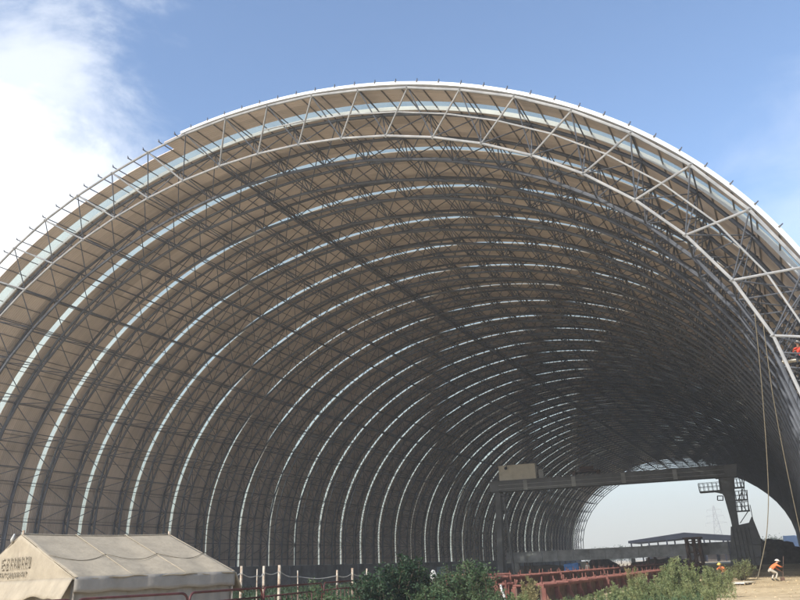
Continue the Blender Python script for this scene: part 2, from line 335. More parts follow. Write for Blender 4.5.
# walkway hung under the crown
sw = MID+(5-9.5)*DS+13.7569
wx, wz = curve(np.array([sw]), -DEP); wx, wz = float(wx[0]), float(wz[0])-.25
m = MB(); m.box((wx-.12, rows_i[0]+4, wz-.04), (wx+.12, rows_i[-1], wz))
for sx in (-.2, .2):
    for hz in (.35, .7): m.bars((wx+sx, rows_i[0], wz+hz), (wx+sx, rows_i[-1], wz+hz), .02, 5)
    yy = np.arange(rows_i[0], rows_i[-1], 1.5); m.bars(np.stack([np.full_like(yy, wx+sx), yy, np.full_like(yy, wz)], 1), np.stack([np.full_like(yy, wx+sx), yy, np.full_like(yy, wz+.7)], 1), .018, 4)
part(m, 'walkway', STEEL)
# base walls with pilasters
for sgn in (-1, 1):
    m = MB(); m.box((sgn*A_-.45, Y0-.6, -.2), (sgn*A_+.45, rows_o[-1]+.6, ZB-.02))
    yy = np.arange(Y0, rows_o[-1]+1, 6.0)
    for y in yy: m.box((sgn*A_-.7, y-.3, -.2), (sgn*A_+.7, y+.3, ZB-.1))
    part(m, 'base_wall', CONC)

# ------------------------------------------------------------------ gantry crane
YL, YR = 95.0, 100.0
pl = on_plane(500, 492, YL); pr = on_plane(733, 476, YR)
crane = empty('gantry_crane', ((pl[0]+pr[0])/2, (YL+YR)/2, 0), 'large grey gantry crane with beige box on its girder inside the hall', 'crane')
def cpart(mb, name, m, parent=None):
    o = mb.build(name, m)
    if parent is None: o.parent = crane; o.matrix_parent_inverse = Matrix.Translation(-Vector(crane.location))
    else: o.parent = parent
    return o
ang = atan2(YR-YL, pr[0]-pl[0]); ux, uy = cos(ang), sin(ang)
Lg = hypot(pr[0]-pl[0], YR-YL)
def C(u, v, z): return np.array([pl[0]+ux*u-uy*v, YL+uy*u+ux*v, z])     # u along the girder, v across, z up
zb, zt = 10.68, 11.95
m = MB()
for v0, v1 in ((-.75, -.15), (.75, 1.35)):
    m.prism([C(-1.2, v0, zb), C(Lg, v0, zb), C(Lg, v0, zt), C(-1.2, v0, zt)], C(0, v1, 0)-C(0, v0, 0))
girder = cpart(m, 'girder', CRANE)
m = MB()
for u in np.arange(.4, Lg, 1.6): m.prism([C(u, -.77, zb+.06), C(u+.1, -.77, zb+.06), C(u+.1, -.77, zt-.06), C(u, -.77, zt-.06)], C(0, -.752, 0)-C(0, -.77, 0))
m.prism([C(-1.2, -.9, zt), C(Lg, -.9, zt), C(Lg, -.9, zt+.06), C(-1.2, -.9, zt+.06)], C(0, 1.5, 0)-C(0, -.9, 0))
cpart(m, 'girder_stiffener', CRANE, girder).matrix_parent_inverse = girder.matrix_world.inverted()
m = MB()
for u in np.arange(-1, Lg, 1.5): m.bars(C(u, 1.4, zt), C(u, 1.4, zt+.95), .025, 5)
for hz in (.5, .95): m.bars(C(-1, 1.4, zt+hz), C(Lg, 1.4, zt+hz), .025, 5)
cpart(m, 'girder_railing', CRANE)
m = MB()
for k, u in enumerate(np.arange(3.2, Lg, 6.1)): m.prism([C(u, -.776, zb+.03), C(u+.5, -.776, zb+.03), C(u+.5, -.776, zt-.03), C(u, -.776, zt-.03)], C(0, -.75, 0)-C(0, -.776, 0))
for k in range(2): m.prism([C(0, -.80, zb+.25+.5*k), C(Lg-1, -.80, zb+.25+.5*k), C(Lg-1, -.80, zb+.31+.5*k), C(0, -.80, zb+.31+.5*k)], C(0, -.77, 0)-C(0, -.80, 0))
cpart(m, 'splice_plate', BEAM)
# beige machinery box
b0 = on_plane(503, 484, YL+.3); u0 = .15; u1 = u0+4.75
m = MB(); Vb = [C(u0, -.6, zt+.07), C(u1, -.6, zt+.07), C(u1, -.6, zt+1.95), C(u0, -.6, zt+1.95)]
m.prism(Vb, C(0, 1.3, 0)-C(0, -.6, 0)); box_ = cpart(m, 'machinery_house', CRANEW)
m = MB()
for u in np.arange(u0+.3, u1, .5): m.bars(C(u, -.61, zt+.12), C(u, -.61, zt+1.9), .012, 4)
m.prism([C(u0-.08, -.7, zt+1.95), C(u1+.08, -.7, zt+1.95), C(u1+.08, -.7, zt+2.0), C(u0-.08, -.7, zt+2.0)], C(0, 1.4, 0)-C(0, -.7, 0))
o = cpart(m, 'housing_trim', CRANEW, box_)
m = MB(); m.tube([C(u0+1.0, -.72, zt+1.6), C(u0+1.0, -.95, zt+1.6)], [.16, .2], 10); m.bars(C(u0+1.0, -.7, zt+1.75), C(u0+1.5, -.7, zt+2.5), .035, 5)
cpart(m, 'flood_lamp', DARKT, box_)
m = MB(); m.prism([C(u1+.35, -.4, zt+.07), C(u1+.95, -.4, zt+.07), C(u1+.95, -.4, zt+1.2), C(u1+.35, -.4, zt+1.2)], C(0, .8, 0)-C(0, -.4, 0)); cpart(m, 'control_cabinet', BEAM)
m = MB()                                                       # trolley with winch on top
for u in (9.5, 12.5): m.prism([C(u, -.7, zt+.07), C(u+.35, -.7, zt+.07), C(u+.35, -.7, zt+.5), C(u, -.7, zt+.5)], C(0, 1.3, 0)-C(0, -.7, 0))
m.prism([C(9.3, -.5, zt+.5), C(13, -.5, zt+.5), C(13, -.5, zt+.62), C(9.3, -.5, zt+.62)], C(0, 1.1, 0)-C(0, -.5, 0))
m.tube([C(10.4, .3, zt+.95), C(12.2, .3, zt+.95)], .3, 12); cpart(m, 'trolley', RUST)
# right leg: box column that narrows downwards, then a wide foot block
def R(x, y, dv=0.0):
    p = on_plane(x, y, YR); return np.array([p[0], YR+dv, p[2]])
m = MB(); out = [R(718.5, 478), R(734, 476), R(734.5, 494), R(738.5, 523), R(739.5, 530), R(733, 530), R(731, 520), R(724.5, 497), R(720, 490)]
m.prism([p+np.array([0, -.55, 0]) for p in out], (0, 1.1, 0)); leg = cpart(m, 'leg', CRANE)
m = MB(); m.prism([R(715, 466), R(737, 464.5), R(737, 477), R(715, 478.5)], (0, 2.0, 0)); m.v[-1][:, 1] -= .9; cpart(m, 'leg_head', CRANE)
m = MB(); foot = [R(731.5, 527), R(749.5, 523), R(752, 517), R(761.5, 541), R(761.5, 565), R(731.5, 567)]
for p in foot[-2:]: p[2] = .55
m.prism([p+np.array([0, -1.3, 0]) for p in foot], (0, 2.6, 0)); ft = cpart(m, 'leg_foot', CRANE)
m = MB()
for x in (733, 737, 741, 745, 749): m.bars(R(x, 528, -1.36), np.array([R(x, 528)[0], YR-1.36, .6]), .09, 6)
for dz in (1.4, 2.8): m.bars([R(732, 528, -1.36)[0], YR-1.36, dz], [R(760, 528, -1.36)[0], YR-1.36, dz], .07, 6)
cpart(m, 'foot_stiffener', CRANE, ft)
m = MB()
for x in (734, 742, 750, 758):
    for dv in (-.9, .9): m.tube([[R(x, 560)[0]-.0, YR+dv-.15, .3], [R(x, 560)[0], YR+dv+.15, .3]], .3, 14)
cpart(m, 'wheel', RUST)
# left leg: A-frame of one heavy and one light bar
def Lp(x, y, dv=0.0):
    p = on_plane(x, y, YL); return np.array([p[0], YL+dv, p[2]])
def toground(p, q):
    t = (p[2]-.2)/(p[2]-q[2]); return p+(q-p)*t
a, b = Lp(498.5, 492), Lp(501, 555); b = toground(a, b)
def column(a, b, w, d):
    mm = MB(); aa, bb = np.array(a), np.array(b)
    mm.hull([aa+[-w, -d, 0], aa+[w, -d, 0], aa+[w, d, 0], aa+[-w, d, 0], bb+[-w, -d, 0], bb+[w, -d, 0], bb+[w, d, 0], bb+[-w, d, 0]], [(0, 1, 2, 3), (4, 7, 6, 5), (0, 4, 5, 1), (1, 5, 6, 2), (2, 6, 7, 3), (3, 7, 4, 0)]); return mm
cpart(column(a, b, .36, .4), 'leg', CRANE)
a2, b2 = Lp(503.2, 494), Lp(511, 550); b2 = toground(a2, b2); cpart(column(a2, b2, .13, .15), 'leg', CRANE)
m = MB(); m.bars(Lp(495, 495.5, -.1), Lp(505, 495, -.1), .22, 8); m.bars(Lp(500, 512), Lp(505.5, 509), .12, 6); m.bars(Lp(500.5, 530), Lp(508, 528), .1, 6); cpart(m, 'leg_tie', CRANE)
m = MB(); m.box((b[0]-1.2, YL-1.6, 0.0), (b2[0]+.9, YL+1.6, .55), bev=.06); cpart(m, 'bogie', CRANE)
# operator platform
m = MB(); f0, f1 = R(700, 491.8, -.6), R(722.5, 491.2, -.6); zpl = f0[2]
m.box((f0[0], YR-.7, zpl-.16), (f1[0], YR+.7, zpl)); m.prism([[f1[0]-.9, YR-.5, zpl-.16], [f1[0]+.3, YR-.5, zpl-.16], [f1[0]+.3, YR-.5, zpl-.55]], (0, 1.0, 0)); plat = cpart(m, 'platform', CRANE)
m = MB()
for x in np.linspace(f0[0]+.04, f1[0]-.05, 6):
    for dv in (-.68, .68): m.bars([x, YR+dv, zpl], [x, YR+dv, zpl+.95], .03, 5)
for hz in (.5, .95):
    for dv in (-.68, .68): m.bars([f0[0], YR+dv, zpl+hz], [f1[0], YR+dv, zpl+hz], .025, 5)
    m.bars([f0[0], YR-.68, zpl+hz], [f0[0], YR+.68, zpl+hz], .025, 5)
m.tube([[f0[0]-.02, YR, zpl], [f0[0]-.06, YR, zpl+.9]], .06, 6)
cpart(m, 'platform_railing', CRANE)
m = MB(); w = [R(717.5, 496), R(723, 496), R(723, 500.3), R(717.5, 500.3)]
for dv in (-.3, .3): m.bars(np.array([p+[0, dv, 0] for p in w]), np.array([p+[0, dv, 0] for p in (w[1:]+w[:1])]), .04, 5)
m.bars(w[1]+[0, 0, .2], w[1]+[0.25, 0, .5], .04, 5); cpart(m, 'lamp_cage', CRANE)
# stair landings up the right side of the leg
lands = [(733.5, 744.5, 487.6), (735, 748, 500), (736.8, 750, 511)]
for x0, x1, y in lands:
    a, b = R(x0, y), R(x1, y); z = a[2]; m = MB(); m.box((a[0], YR-.6, z-.12), (b[0], YR+.6, z)); ld = cpart(m, 'stair_landing', CRANE); m = MB()
    for x in np.linspace(a[0]+.15, b[0]-.05, 4):
        for dv in (-.58, .58): m.bars([x, YR+dv, z], [x, YR+dv, z+1.0], .028, 5)
    for hz in (.5, 1.0):
        for dv in (-.58, .58): m.bars([a[0], YR+dv, z+hz], [b[0], YR+dv, z+hz], .025, 5)
    m.bars([b[0], YR-.58, z+1.0], [b[0], YR+.58, z+1.0], .025, 5); cpart(m, 'landing_railing', CRANE, ld)
m = MB()
for (xa, ya, xb, yb, dv) in ((738, 500, 743, 488, .4), (747, 511, 738, 500, -.4), (740, 523, 748, 511, .4), (744, 478, 744.5, 500, 0), (747, 490, 748.5, 511, 0), (741, 478, 742, 511, .5), (750, 505, 753, 520, 0)):
    for e in (-.22, .22): m.bars(R(xa, ya, dv+e), R(xb, yb, dv+e), .035, 5)
cpart(m, 'stair_flight', CRANE)

# long steel beam lying on stands behind the crane
pa, pb = on_plane(504, 556, 97), on_plane(727, 545, 97)
m = MB(); m.box((pa[0], 97.9, 1.98), (pb[0], 98.7, 3.12)); m.box((pa[0]-.02, 97.72, 3.12), (pb[0]+.02, 98.88, 3.2)); m.box((pa[0]-.02, 97.72, 1.9), (pb[0]+.02, 98.88, 1.98))
for x in np.arange(pa[0]+.8, pb[0], 2.0): m.box((x, 97.78, 1.98), (x+.04, 97.9, 3.12))
beam = tag(m.build('steel_beam', BEAM), 'long grey steel box beam lying level across the hall floor', 'beam')
beam['label'] = 'long grey steel beam raised on stands under the gantry crane'
for i, x in enumerate((528, 596, 652)):
    p = ground_at(x, 98.3); m = MB()
    for dx in (-.5, .5):
        for dy in (-.45, .45): m.bars([p[0]+dx*1.2, p[1]+dy*1.3, -.03], [p[0]+dx*.7, p[1]+dy, 1.9], .07, 5)
        m.bars([p[0]+dx, p[1]-.5, .7], [p[0]+dx, p[1]+.5, .7], .05, 5)
    for dy in (-.5, .5): m.bars([p[0]-.5, p[1]+dy, .7], [p[0]+.5, p[1]+dy, .7], .05, 5)
    tag(m.build('trestle_stand', RUST), ['rusty stand under the beam near the left crane leg', 'rusty stand under the middle of the grey beam', 'rusty stand under the beam near the dark twin column'][i], 'stand', 'stands under the grey beam')
tw = empty('shoring_tower', ground_at(696, 95.5), 'dark four-legged shoring tower in front of the grey beam', 'tower')
pa, pb = ground_at(689.5, 95.5), ground_at(702.5, 95.5)
def tpart(mb, n, m):
    o = mb.build(n, m); o.parent = tw; o.matrix_parent_inverse = Matrix.Translation(-Vector(tw.location)); return o
for x in (pa[0], pa[0]*.45+pb[0]*.55, pb[0]):
    for y in (94.9, 96.3):
        m = MB(); m.box((x-.13, y-.13, -.03), (x+.13, y+.13, 3.7)); tpart(m, 'leg', RUST)
m = MB()
for z in (.9, 2.2, 3.4):
    for y in (94.9, 96.3): m.bars([pa[0], y, z], [pb[0], y, z], .06, 5)
    for x in (pa[0], pb[0]): m.bars([x, 94.9, z], [x, 96.3, z], .06, 5)
for z0, z1 in ((.9, 2.2), (3.4, 2.2)):
    for y in (94.9, 96.3): m.bars([pa[0], y, z0], [pb[0], y, z1], .045, 5)
tpart(m, 'brace', RUST)
m = MB(); m.box((pa[0]-.3, 94.6, 3.7), (pb[0]+.3, 96.6, 3.86)); tpart(m, 'head_plate', RUST)

# ------------------------------------------------------------------ red formwork troughs
def make_form(length, h, name, label):
    root = empty(name, (0, 0, 0), label, 'formwork', 'red casting moulds in two lines along the hall')
    n = int(round(length/2.1)); ys = np.linspace(.1, length-.1, n+1)
    def pp(mb, nm, m=REDP):
        o = mb.build(nm, m); o.parent = root; return o
    m = MB()
    for sx in (-.55, .55): m.box((sx-.04, 0, .12), (sx+.04, length, h-.08))
    m.box((-.55, 0, .06), (.55, length, .12)); pp(m, 'side_plate', RUST)
    m = MB()
    for sx in (-.62, .62): m.box((sx-.09, 0, h-.1), (sx+.09, length, h))
    pp(m, 'top_rail')
    m = MB()
    for sx in (-.62, .62): m.box((sx-.07, 0, -.02), (sx+.07, length, .07))
    pp(m, 'sill')
    for y in ys:
        m = MB()
        for sg in (-1, 1):
            m.box((sg*.66-.11, y-.09, .07), (sg*.66+.11, y+.09, h-.1))
            m.prism([[sg*.70, y-.05, h-.12], [sg*.98, y-.05, .0], [sg*.84, y-.05, .0], [sg*.70, y-.05, h-.3]], (0, .1, 0))
        m.box((-.62, y-.05, -.01), (.62, y+.05, .06)); pp(m, 'rib')
    for y in ys:
        m = MB(); m.bars([-.7, y, h+.02], [.7, y, h+.02], .05, 6); m.bars([-.6, y+.02, h], [-.6, y+.02, h+.3], .035, 5); m.bars([.6, y+.02, h], [.6, y+.02, h+.22], .035, 5); pp(m, 'tie_rod')
    return root
def children(o): return [c for c in bpy.data.objects if c.parent == o]
KIDS = {}
def copy_tree(o, parent=None, loc=None):
    c = o.copy(); COL.objects.link(c)
    if parent is not None: c.parent = parent
    if loc is not None: c.location = loc
    for ch in KIDS.setdefault(o.name, children(o)): copy_tree(ch, c)
    return c
f1 = make_form(12.4, .78, 'casting_mould', 'red steel casting mould nearest the camera in the right-hand line')
ordn = ['second', 'third', 'fourth', 'fifth']
f1.location = (17.5, 33.2, 0)
for k in range(1, 5):
    c = copy_tree(f1, loc=(17.5+.02*k, 33.2+12.9*k, 0)); c['label'] = '%s red casting mould from the front in the line nearest the sandy track' % ordn[k-1]
f2 = make_form(12.4, 1.06, 'casting_mould', 'taller red casting mould at the front of the back line')
f2.location = (13.4, 38.5, 0)
for k in range(1, 5):
    c = copy_tree(f2, loc=(13.4, 38.5+12.9*k, 0)); c['label'] = '%s taller red casting mould from the front, behind the lower line' % ordn[k-1]
# red trestle frames left of the moulds
def trestle(x0, x1, d, ztop, label):
    a, b = on_depth(x0, 573, d), on_depth(x1, 573, d); a[2] = b[2] = 0; u = (b-a); L = np.linalg.norm(u); u /= L; v = np.array([-u[1], u[0], 0])
    root = empty('steel_trestle', a, label, 'trestle', 'red trestles left of the moulds')
    def pp(mb, nm):
        o = mb.build(nm, REDP); o.parent = root; o.matrix_parent_inverse = Matrix.Translation(-Vector(root.location)); return o
    for t in np.linspace(0.05, L-.05, 3):
        for w_ in (0, .8):
            m = MB(); p = a+u*t+v*w_; m.bars(p+[0, 0, -.03], p+[0, 0, ztop], .055, 6); pp(m, 'leg')
    m = MB()
    for w_ in (0, .8):
        for z in (ztop, ztop*.45): m.bars(a+v*w_+[0, 0, z], b+v*w_+[0, 0, z], .06, 6)
    for t in np.linspace(.05, L-.05, 3): m.bars(a+u*t+[0, 0, ztop], a+u*t+v*.8+[0, 0, ztop], .05, 6)
    pp(m, 'rail')
trestle(481, 511, 40, 1.22, 'low red trestle frame beside the dark green bush')
trestle(446, 474, 47, 1.2, 'red trestle frame half hidden behind the green bush')
# red bundle with bent pale hose
p = on_depth(505, 590, 33); p[2] = 0
m = MB()
for k in range(7):
    a0 = rng.uniform(0, 6.28); q = p+np.array([cos(a0)*.16, sin(a0)*.16, 0]); e = q+np.array([rng.normal(0, .25), rng.normal(0, .25), rng.uniform(.75, 1.05)])
    m.bars(q+[0, 0, -.02], e, .05, 6)
m.bars(p+[-.35, 0, .85], p+[.4, .1, .9], .06, 6)
tag(m.build('prop_bundle', REDP), 'bundle of red steel props leaning at the near end of the moulds', 'props')
t = np.linspace(0, 1, 14); q0 = on_depth(501, 586, 32); q1 = on_depth(508, 600, 31)
m = MB(); m.tube([np.array([q0[0]+(q1[0]-q0[0])*(k**1.5), q0[1]+(q1[1]-q0[1])*k, max(.02, q0[2]*(1-k**1.6)+.02)]) for k in t], .05, 8)
tag(m.build('bent_hose', SACK, smooth=True), 'pale bent hose hanging off the red prop bundle', 'hose')

# ------------------------------------------------------------------ tent
T1 = np.array([11.42379819, 12.74085073]); TD = np.array([.30735, .95160]); TN = np.array([TD[1], -TD[0]]); TL, TW, TR, TE = 3.935, 3.24, 2.8178, 1.78
def T(u, w, z): return np.array([T1[0]+TD[0]*u+TN[0]*w, T1[1]+TD[1]*u+TN[1]*w, z])
tent = empty('canvas_tent', T(TL/2, 0, 0), 'cream canvas ridge tent with faded writing on its gable', 'tent')
def tp(mb, name, m, smooth=True, parent=None):
    o = mb.build(name, m, None, smooth)
    if parent is None: o.parent = tent; o.matrix_parent_inverse = Matrix.Translation(-Vector(tent.location))
    else: o.parent = parent
    return o
nu, nw = 43, 15
m = MB(); V = []
for i in range(nu):
    u = TL*i/(nu-1); bay = (u/(TL/3)) % 1.0
    for k in range(2*nw-1):
        w = TW*(k-(nw-1))/(nw-1); a = abs(w)/TW
        z = TR+(TE-TR)*a-.05*sin(pi*bay)*sin(pi*a)**.8*(.7+.3*sin(u*3+w))-.035*sin(pi*u/TL)*(1-a)
        z += .012*sin(u*9+w*2.2)*a-.03*sin(pi*bay)*a**6
        ext = .03*sin(w*3.0)
        V.append(T(u+(ext if i in (0, nu-1) else 0), w*1.015, z))
W2 = 2*nw-1; m.add(V, [(i*W2+k, i*W2+k+1, (i+1)*W2+k+1, (i+1)*W2+k) for i in range(nu-1) for k in range(W2-1)])
roof = tp(m, 'roof', CANVAS); md = roof.modifiers.new('thickness', 'SOLIDIFY'); md.thickness = .02
m = MB()
for u in (.0, TL/3, 2*TL/3, TL):
    for sg in (-1, 1): m.tube([T(u, sg*TW*a, TR+(TE-TR)*a+.006) for a in np.linspace(0, 1, 9)], .011, 6)
m.tube([T(TL*k/20, 0, TR+.012-.035*sin(pi*k/20)) for k in range(21)], .02, 6)
sm = tp(m, 'roof_seam', CANVAS)
m = MB()                                                   # sagging rope line sewn on the slope
for b in range(3):
    m.tube([T(TL/3*(b+k/12), TW*(.55+.09*sin(pi*k/12)), TR+(TE-TR)*(.55+.09*sin(pi*k/12))-.05*sin(pi*k/12)*.85+.03) for k in range(13)], .008, 5)
tp(m, 'roof_rope', ROPE)
def wall(fun, n1, n2, name, material):
    m = MB(); V = [fun(i/(n1-1), k/(n2-1)) for i in range(n1) for k in range(n2)]
    m.add(V, [(i*n2+k, (i+1)*n2+k, (i+1)*n2+k+1, i*n2+k+1) for i in range(n1-1) for k in range(n2-1)]); o = tp(m, name, material); md = o.modifiers.new('thickness', 'SOLIDIFY'); md.thickness = .015; return o
for sg in (-1, 1):
    wall(lambda a, b: T(TL*a, sg*(TW-.1+.035*sin(a*31)*(1-b)+.02*sin(a*77+b*4)), TE*b-.01), 60, 12, 'side_wall', CANVASW)
    wall(lambda a, b: T(TL*a-.0, sg*(TW+.035+.02*sin(a*17)+.012*sin(a*45)), TE+.005-.30*b-.03*sin(a*14)**2*b), 50, 5, 'eave_flap', CANVASW)
for sg, u0 in ((-1, 0.0), (1, TL)):
    def gable(a, b):
        w = TW*(2*a-1); top = TR+(TE-TR)*abs(2*a-1); z = TE-.06+(top-.015-TE+.06)*b
        return T(u0+sg*(.0-.02*sin(pi*b)*cos(w*2.1)), w, z)
    wall(gable, 41, 12, 'gable', CANVAS)
    def gw(a, b):
        w = (TW-.1)*(2*a-1); return T(u0-sg*(.05+.05*sin(w*4.5)*(1-b)), w, TE*.99*b-.01)
    wall(gw, 50, 10, 'end_wall', CANVASW)
    def flap(a, b):
        w = TW*1.01*(2*a-1); return T(u0+sg*(.03+.20*b+.05*sin(w*2.5)*b), w, TE-.02-(.42+.06*sin(w*1.9+1))*b+.03*sin(w*5)*b)
    wall(flap, 50, 6, 'gable_flap', CANVAS)
# faded blocky writing on the front gable (two lines of strokes, not readable in the photo either)
m = MB()
def stroke(w0, z0, w1, z1, t):
    off = -.055
    a, b = np.array([w0, z0]), np.array([w1, z1]); d = b-a; d /= np.linalg.norm(d); n = np.array([-d[1], d[0]])*t
    m.prism([T(off, *(a-n)), T(off, *(b-n)), T(off, *(b+n)), T(off, *(a+n))], np.append(TD*.012, 0))
lay = ['E', 'Z', 'H', 'H', 'M', 'H', 'R', 'U']
gl = {'E': [(0, 0, 0, 1), (0, .95, .8, .95), (0, .5, .8, .5), (0, .05, .8, .05)], 'Z': [(0, .95, .8, .95), (.8, .95, .1, .05), (0, .05, .8, .05), (.1, .55, .8, .55)], 'H': [(.1, 0, .1, 1), (.7, 0, .7, 1), (.1, .5, .7, .5), (0, .95, .8, .95)],
      'M': [(.1, 0, .1, 1), (.7, 0, .7, 1), (.4, .1, .4, .9), (.1, .9, .7, .9), (0, .3, .8, .3)], 'R': [(.1, 0, .1, 1), (.1, .95, .7, .95), (.7, .95, .7, .5), (.1, .5, .7, .5), (.4, .5, .8, 0)], 'U': [(.1, .1, .1, .95), (.1, .1, .7, .1), (.7, .1, .7, .95), (.4, .4, .4, 1)]}
tx0 = -.95
for i, chh in enumerate(lay):
    for (a, b, c, d) in gl[chh]: stroke(tx0+i*.235+a*.2, 2.03+b*.26, tx0+i*.235+c*.2, 2.03+d*.26, .016)
for i in range(11):
    for (a, b, c, d) in gl[lay[(i*3) % 8]][:3]: stroke(tx0-.1+i*.165+a*.12, 1.84+b*.12, tx0-.1+i*.165+c*.12, 1.84+d*.12, .011)
tp(m, 'gable_writing', INK, False)
for u in (.03, TL-.03):
    m = MB(); m.bars(T(u, 0, 0), T(u, 0, TR+.1), .03, 8); tp(m, 'tent_pole', WOOD)
    for sg in (-1, 1): m = MB(); m.bars(T(u, sg*(TW-.04), 0), T(u, sg*(TW-.04), TE+.02), .025, 8); tp(m, 'tent_pole', WOOD)
for u, sg in ((0, -1), (TL/3, -1), (2*TL/3, -1), (TL, -1)):
    m = MB(); m.tube([T(u, sg*TW, TE), T(u, sg*(TW+1.5), 0.0)], .008, 5); tp(m, 'guy_line', ROPE)
# rolled bundle tied at the ridge end (white knot seen beside the peak)
m = MB(); m.tube([T(-.03, -.5, 2.66), T(-.06, -.42, 2.72), T(-.03, -.40, 2.86)], [.03, .045, .02], 7); tp(m, 'ridge_tie', SACK)

# ------------------------------------------------------------------ pipe barriers, posts and rope
def barrier(p, q, h, label, first=False):
    p, q = np.array([p[0], p[1], 0.]), np.array([q[0], q[1], 0.]); u = q-p; L = np.linalg.norm(u); u /= L; r = .16; h2 = h-.22
    root = empty('pipe_barrier', (p+q)/2, label, 'barrier', 'dark red pipe barriers by the tent')
    def pp(mb, nm, sm=True):
        o = mb.build(nm, REDR, None, sm); o.parent = root; o.matrix_parent_inverse = Matrix.Translation(-Vector(root.location))
    def loop(z0, z1, inset):
        pts = []
        pts.append(p+u*inset+[0, 0, z0])
        for k in range(7): a = pi-k*pi/12; pts.append(p+u*(inset+r+r*cos(a))+[0, 0, z1-r+r*sin(a)])
        for k in range(7): a = pi/2-k*pi/12; pts.append(p+u*(L-inset-r+r*cos(a))+[0, 0, z1-r+r*sin(a)])
        pts.append(p+u*(L-inset)+[0, 0, z0]); return np.array(pts)
    m = MB(); m.tube(loop(-.02, h, 0), .026, 8); pp(m, 'frame')
    m = MB(); m.bars(p+[0, 0, h2], q+[0, 0, h2], .022, 8); m.bars(p+[0, 0, .3], q+[0, 0, .3], .022, 8); pp(m, 'rail')
    m = MB()
    for t in np.arange(.35, L-.1, .42): m.bars(p+u*t+[0, 0, .3], p+u*t+[0, 0, h2], .012, 6)
    pp(m, 'picket')
    m = MB(); v = np.array([-u[1], u[0], 0])
    for t in (.25, L-.25): m.bars(p+u*t-v*.3+[0, 0, .02], p+u*t+v*.3+[0, 0, .02], .025, 6)
    pp(m, 'foot')
def bp(x, y, d): q = on_depth(x, y, d); return q[:2]
barrier(bp(76, 597, 14.5), bp(188, 592, 16.2), 1.36, 'dark red pipe barrier straight in front of the tent wall')
barrier(bp(190, 593, 16.3), bp(262, 589, 19.0), 1.36, 'dark red pipe barrier at the right corner of the tent')
barrier(bp(264, 588, 19.2), bp(322, 584, 23.5), 1.36, 'dark red pipe barrier among the low weeds')
barrier(bp(324, 584, 23.7), bp(376, 580, 29.0), 1.36, 'dark red pipe barrier running behind the dark bush')
barrier(bp(-30, 603, 13.2), bp(74, 598, 14.4), 1.36, 'dark red pipe barrier cut by the left picture edge')

def post(x, ytop, d, r, label, tall=True):
    p = on_depth(x, ytop, d); h = p[2]; root = empty('fence_post', (p[0], p[1], 0), label, 'post', 'pale posts of the rope fence')
    m = MB(); m.tube([[p[0], p[1], -.05], [p[0]+rng.normal(0, .012), p[1], h*.5], [p[0]+rng.normal(0, .015), p[1], h]], [r*1.05, r, r*.95], 9)
    o = m.build('pole', WOOD, None, True); o.parent = root; o.matrix_parent_inverse = Matrix.Translation(-Vector(root.location))
    m = MB()
    for z, dz in ((h*.6, .12),): m.tube([[p[0], p[1], z], [p[0], p[1], z+dz]], r*1.13, 9)
    o = m.build('rust_band', RUST, None, True); o.parent = root; o.matrix_parent_inverse = Matrix.Translation(-Vector(root.location))
    return np.array([p[0], p[1], h])
tops = []
for x, yt, d, r, lb in ((225.5, 568.5, 25, .045, 'thin pale post at the far corner of the tent'), (241.5, 566, 26, .07, 'thick pale post nearest the tent'), (257.5, 569, 27, .03, 'thin pale stake between the two thick posts by the tent'), (264, 566, 27.5, .07, 'middle of the three thick pale posts'),
                         (279.5, 565, 28.5, .085, 'thickest pale post, right of the tent'), (298, 570.5, 29.5, .03, 'thin stake right of the thickest post'), (337, 570, 31, .06, 'pale post left of the leafy one by the bush'), (352, 568, 32, .07, 'pale post with a sprig at the top beside the dark bush'), (366.5, 568.5, 33, .05, 'pale post touching the dark bush')):
    tops.append(post(x, yt, d, r*.72, lb))
m = MB(); pts = []
for a, b in zip(tops[:-1], tops[1:]):
    for k in np.linspace(0, 1, 8, endpoint=False): q = a+(b-a)*k; q = q-[0, 0, .22+.10*sin(pi*k)]; pts.append(q)
pts.append(tops[-1]-[0, 0, .22]); m.tube(pts, .014, 5); tag(m.build('fence_rope', SACK, None, True), 'slack pale rope strung along the row of posts', 'rope')

# ropes hanging from the hall mouth
CH = P3(S_IN, rows_i[0], -DEP)
def chord_point(x):                                # point of the front lower chord on the right side straight under column x
    best = min(((abs(400+FPX*np.dot(q-EYE, RIGHT)/np.dot(q-EYE, FWD)-x), tuple(q)) for a, b in zip(CH[len(CH)//2:-1], CH[len(CH)//2+1:]) for q in (a+(b-a)*k for k in np.linspace(0, 1, 25))))
    return np.array(best[1])
def hang(pts, label):
    top = chord_point(pts[0][0]); dd = float(np.dot(top-EYE, FWD)); P = np.array([top]+[on_depth(p[0], p[1], dd) for p in pts[1:]]); t = np.linspace(0, len(P)-1, 40); Q = np.stack([np.interp(t, np.arange(len(P)), P[:, k]) for k in range(3)], 1)
    for _ in range(6): Q[1:-1] = .5*Q[1:-1]+.25*(Q[:-2]+Q[2:])
    m = MB(); m.tube(Q, .02, 6); return tag(m.build('hanging_rope', ROPE, None, True), label, 'rope', 'ropes hanging at the right of the hall mouth')
hang([(755, 318, 33), (761, 375, 33), (766, 440, 33), (769, 495, 33), (767, 535, 33), (762, 560, 33), (757.5, 579, 33)], 'left khaki rope, hanging to the ground beside the pale bush')
hang([(763, 330, 33), (771, 385, 33), (779, 430, 33), (789, 480, 33), (800, 531, 33), (812, 585, 33)], 'right khaki rope, slanting towards the picture edge')

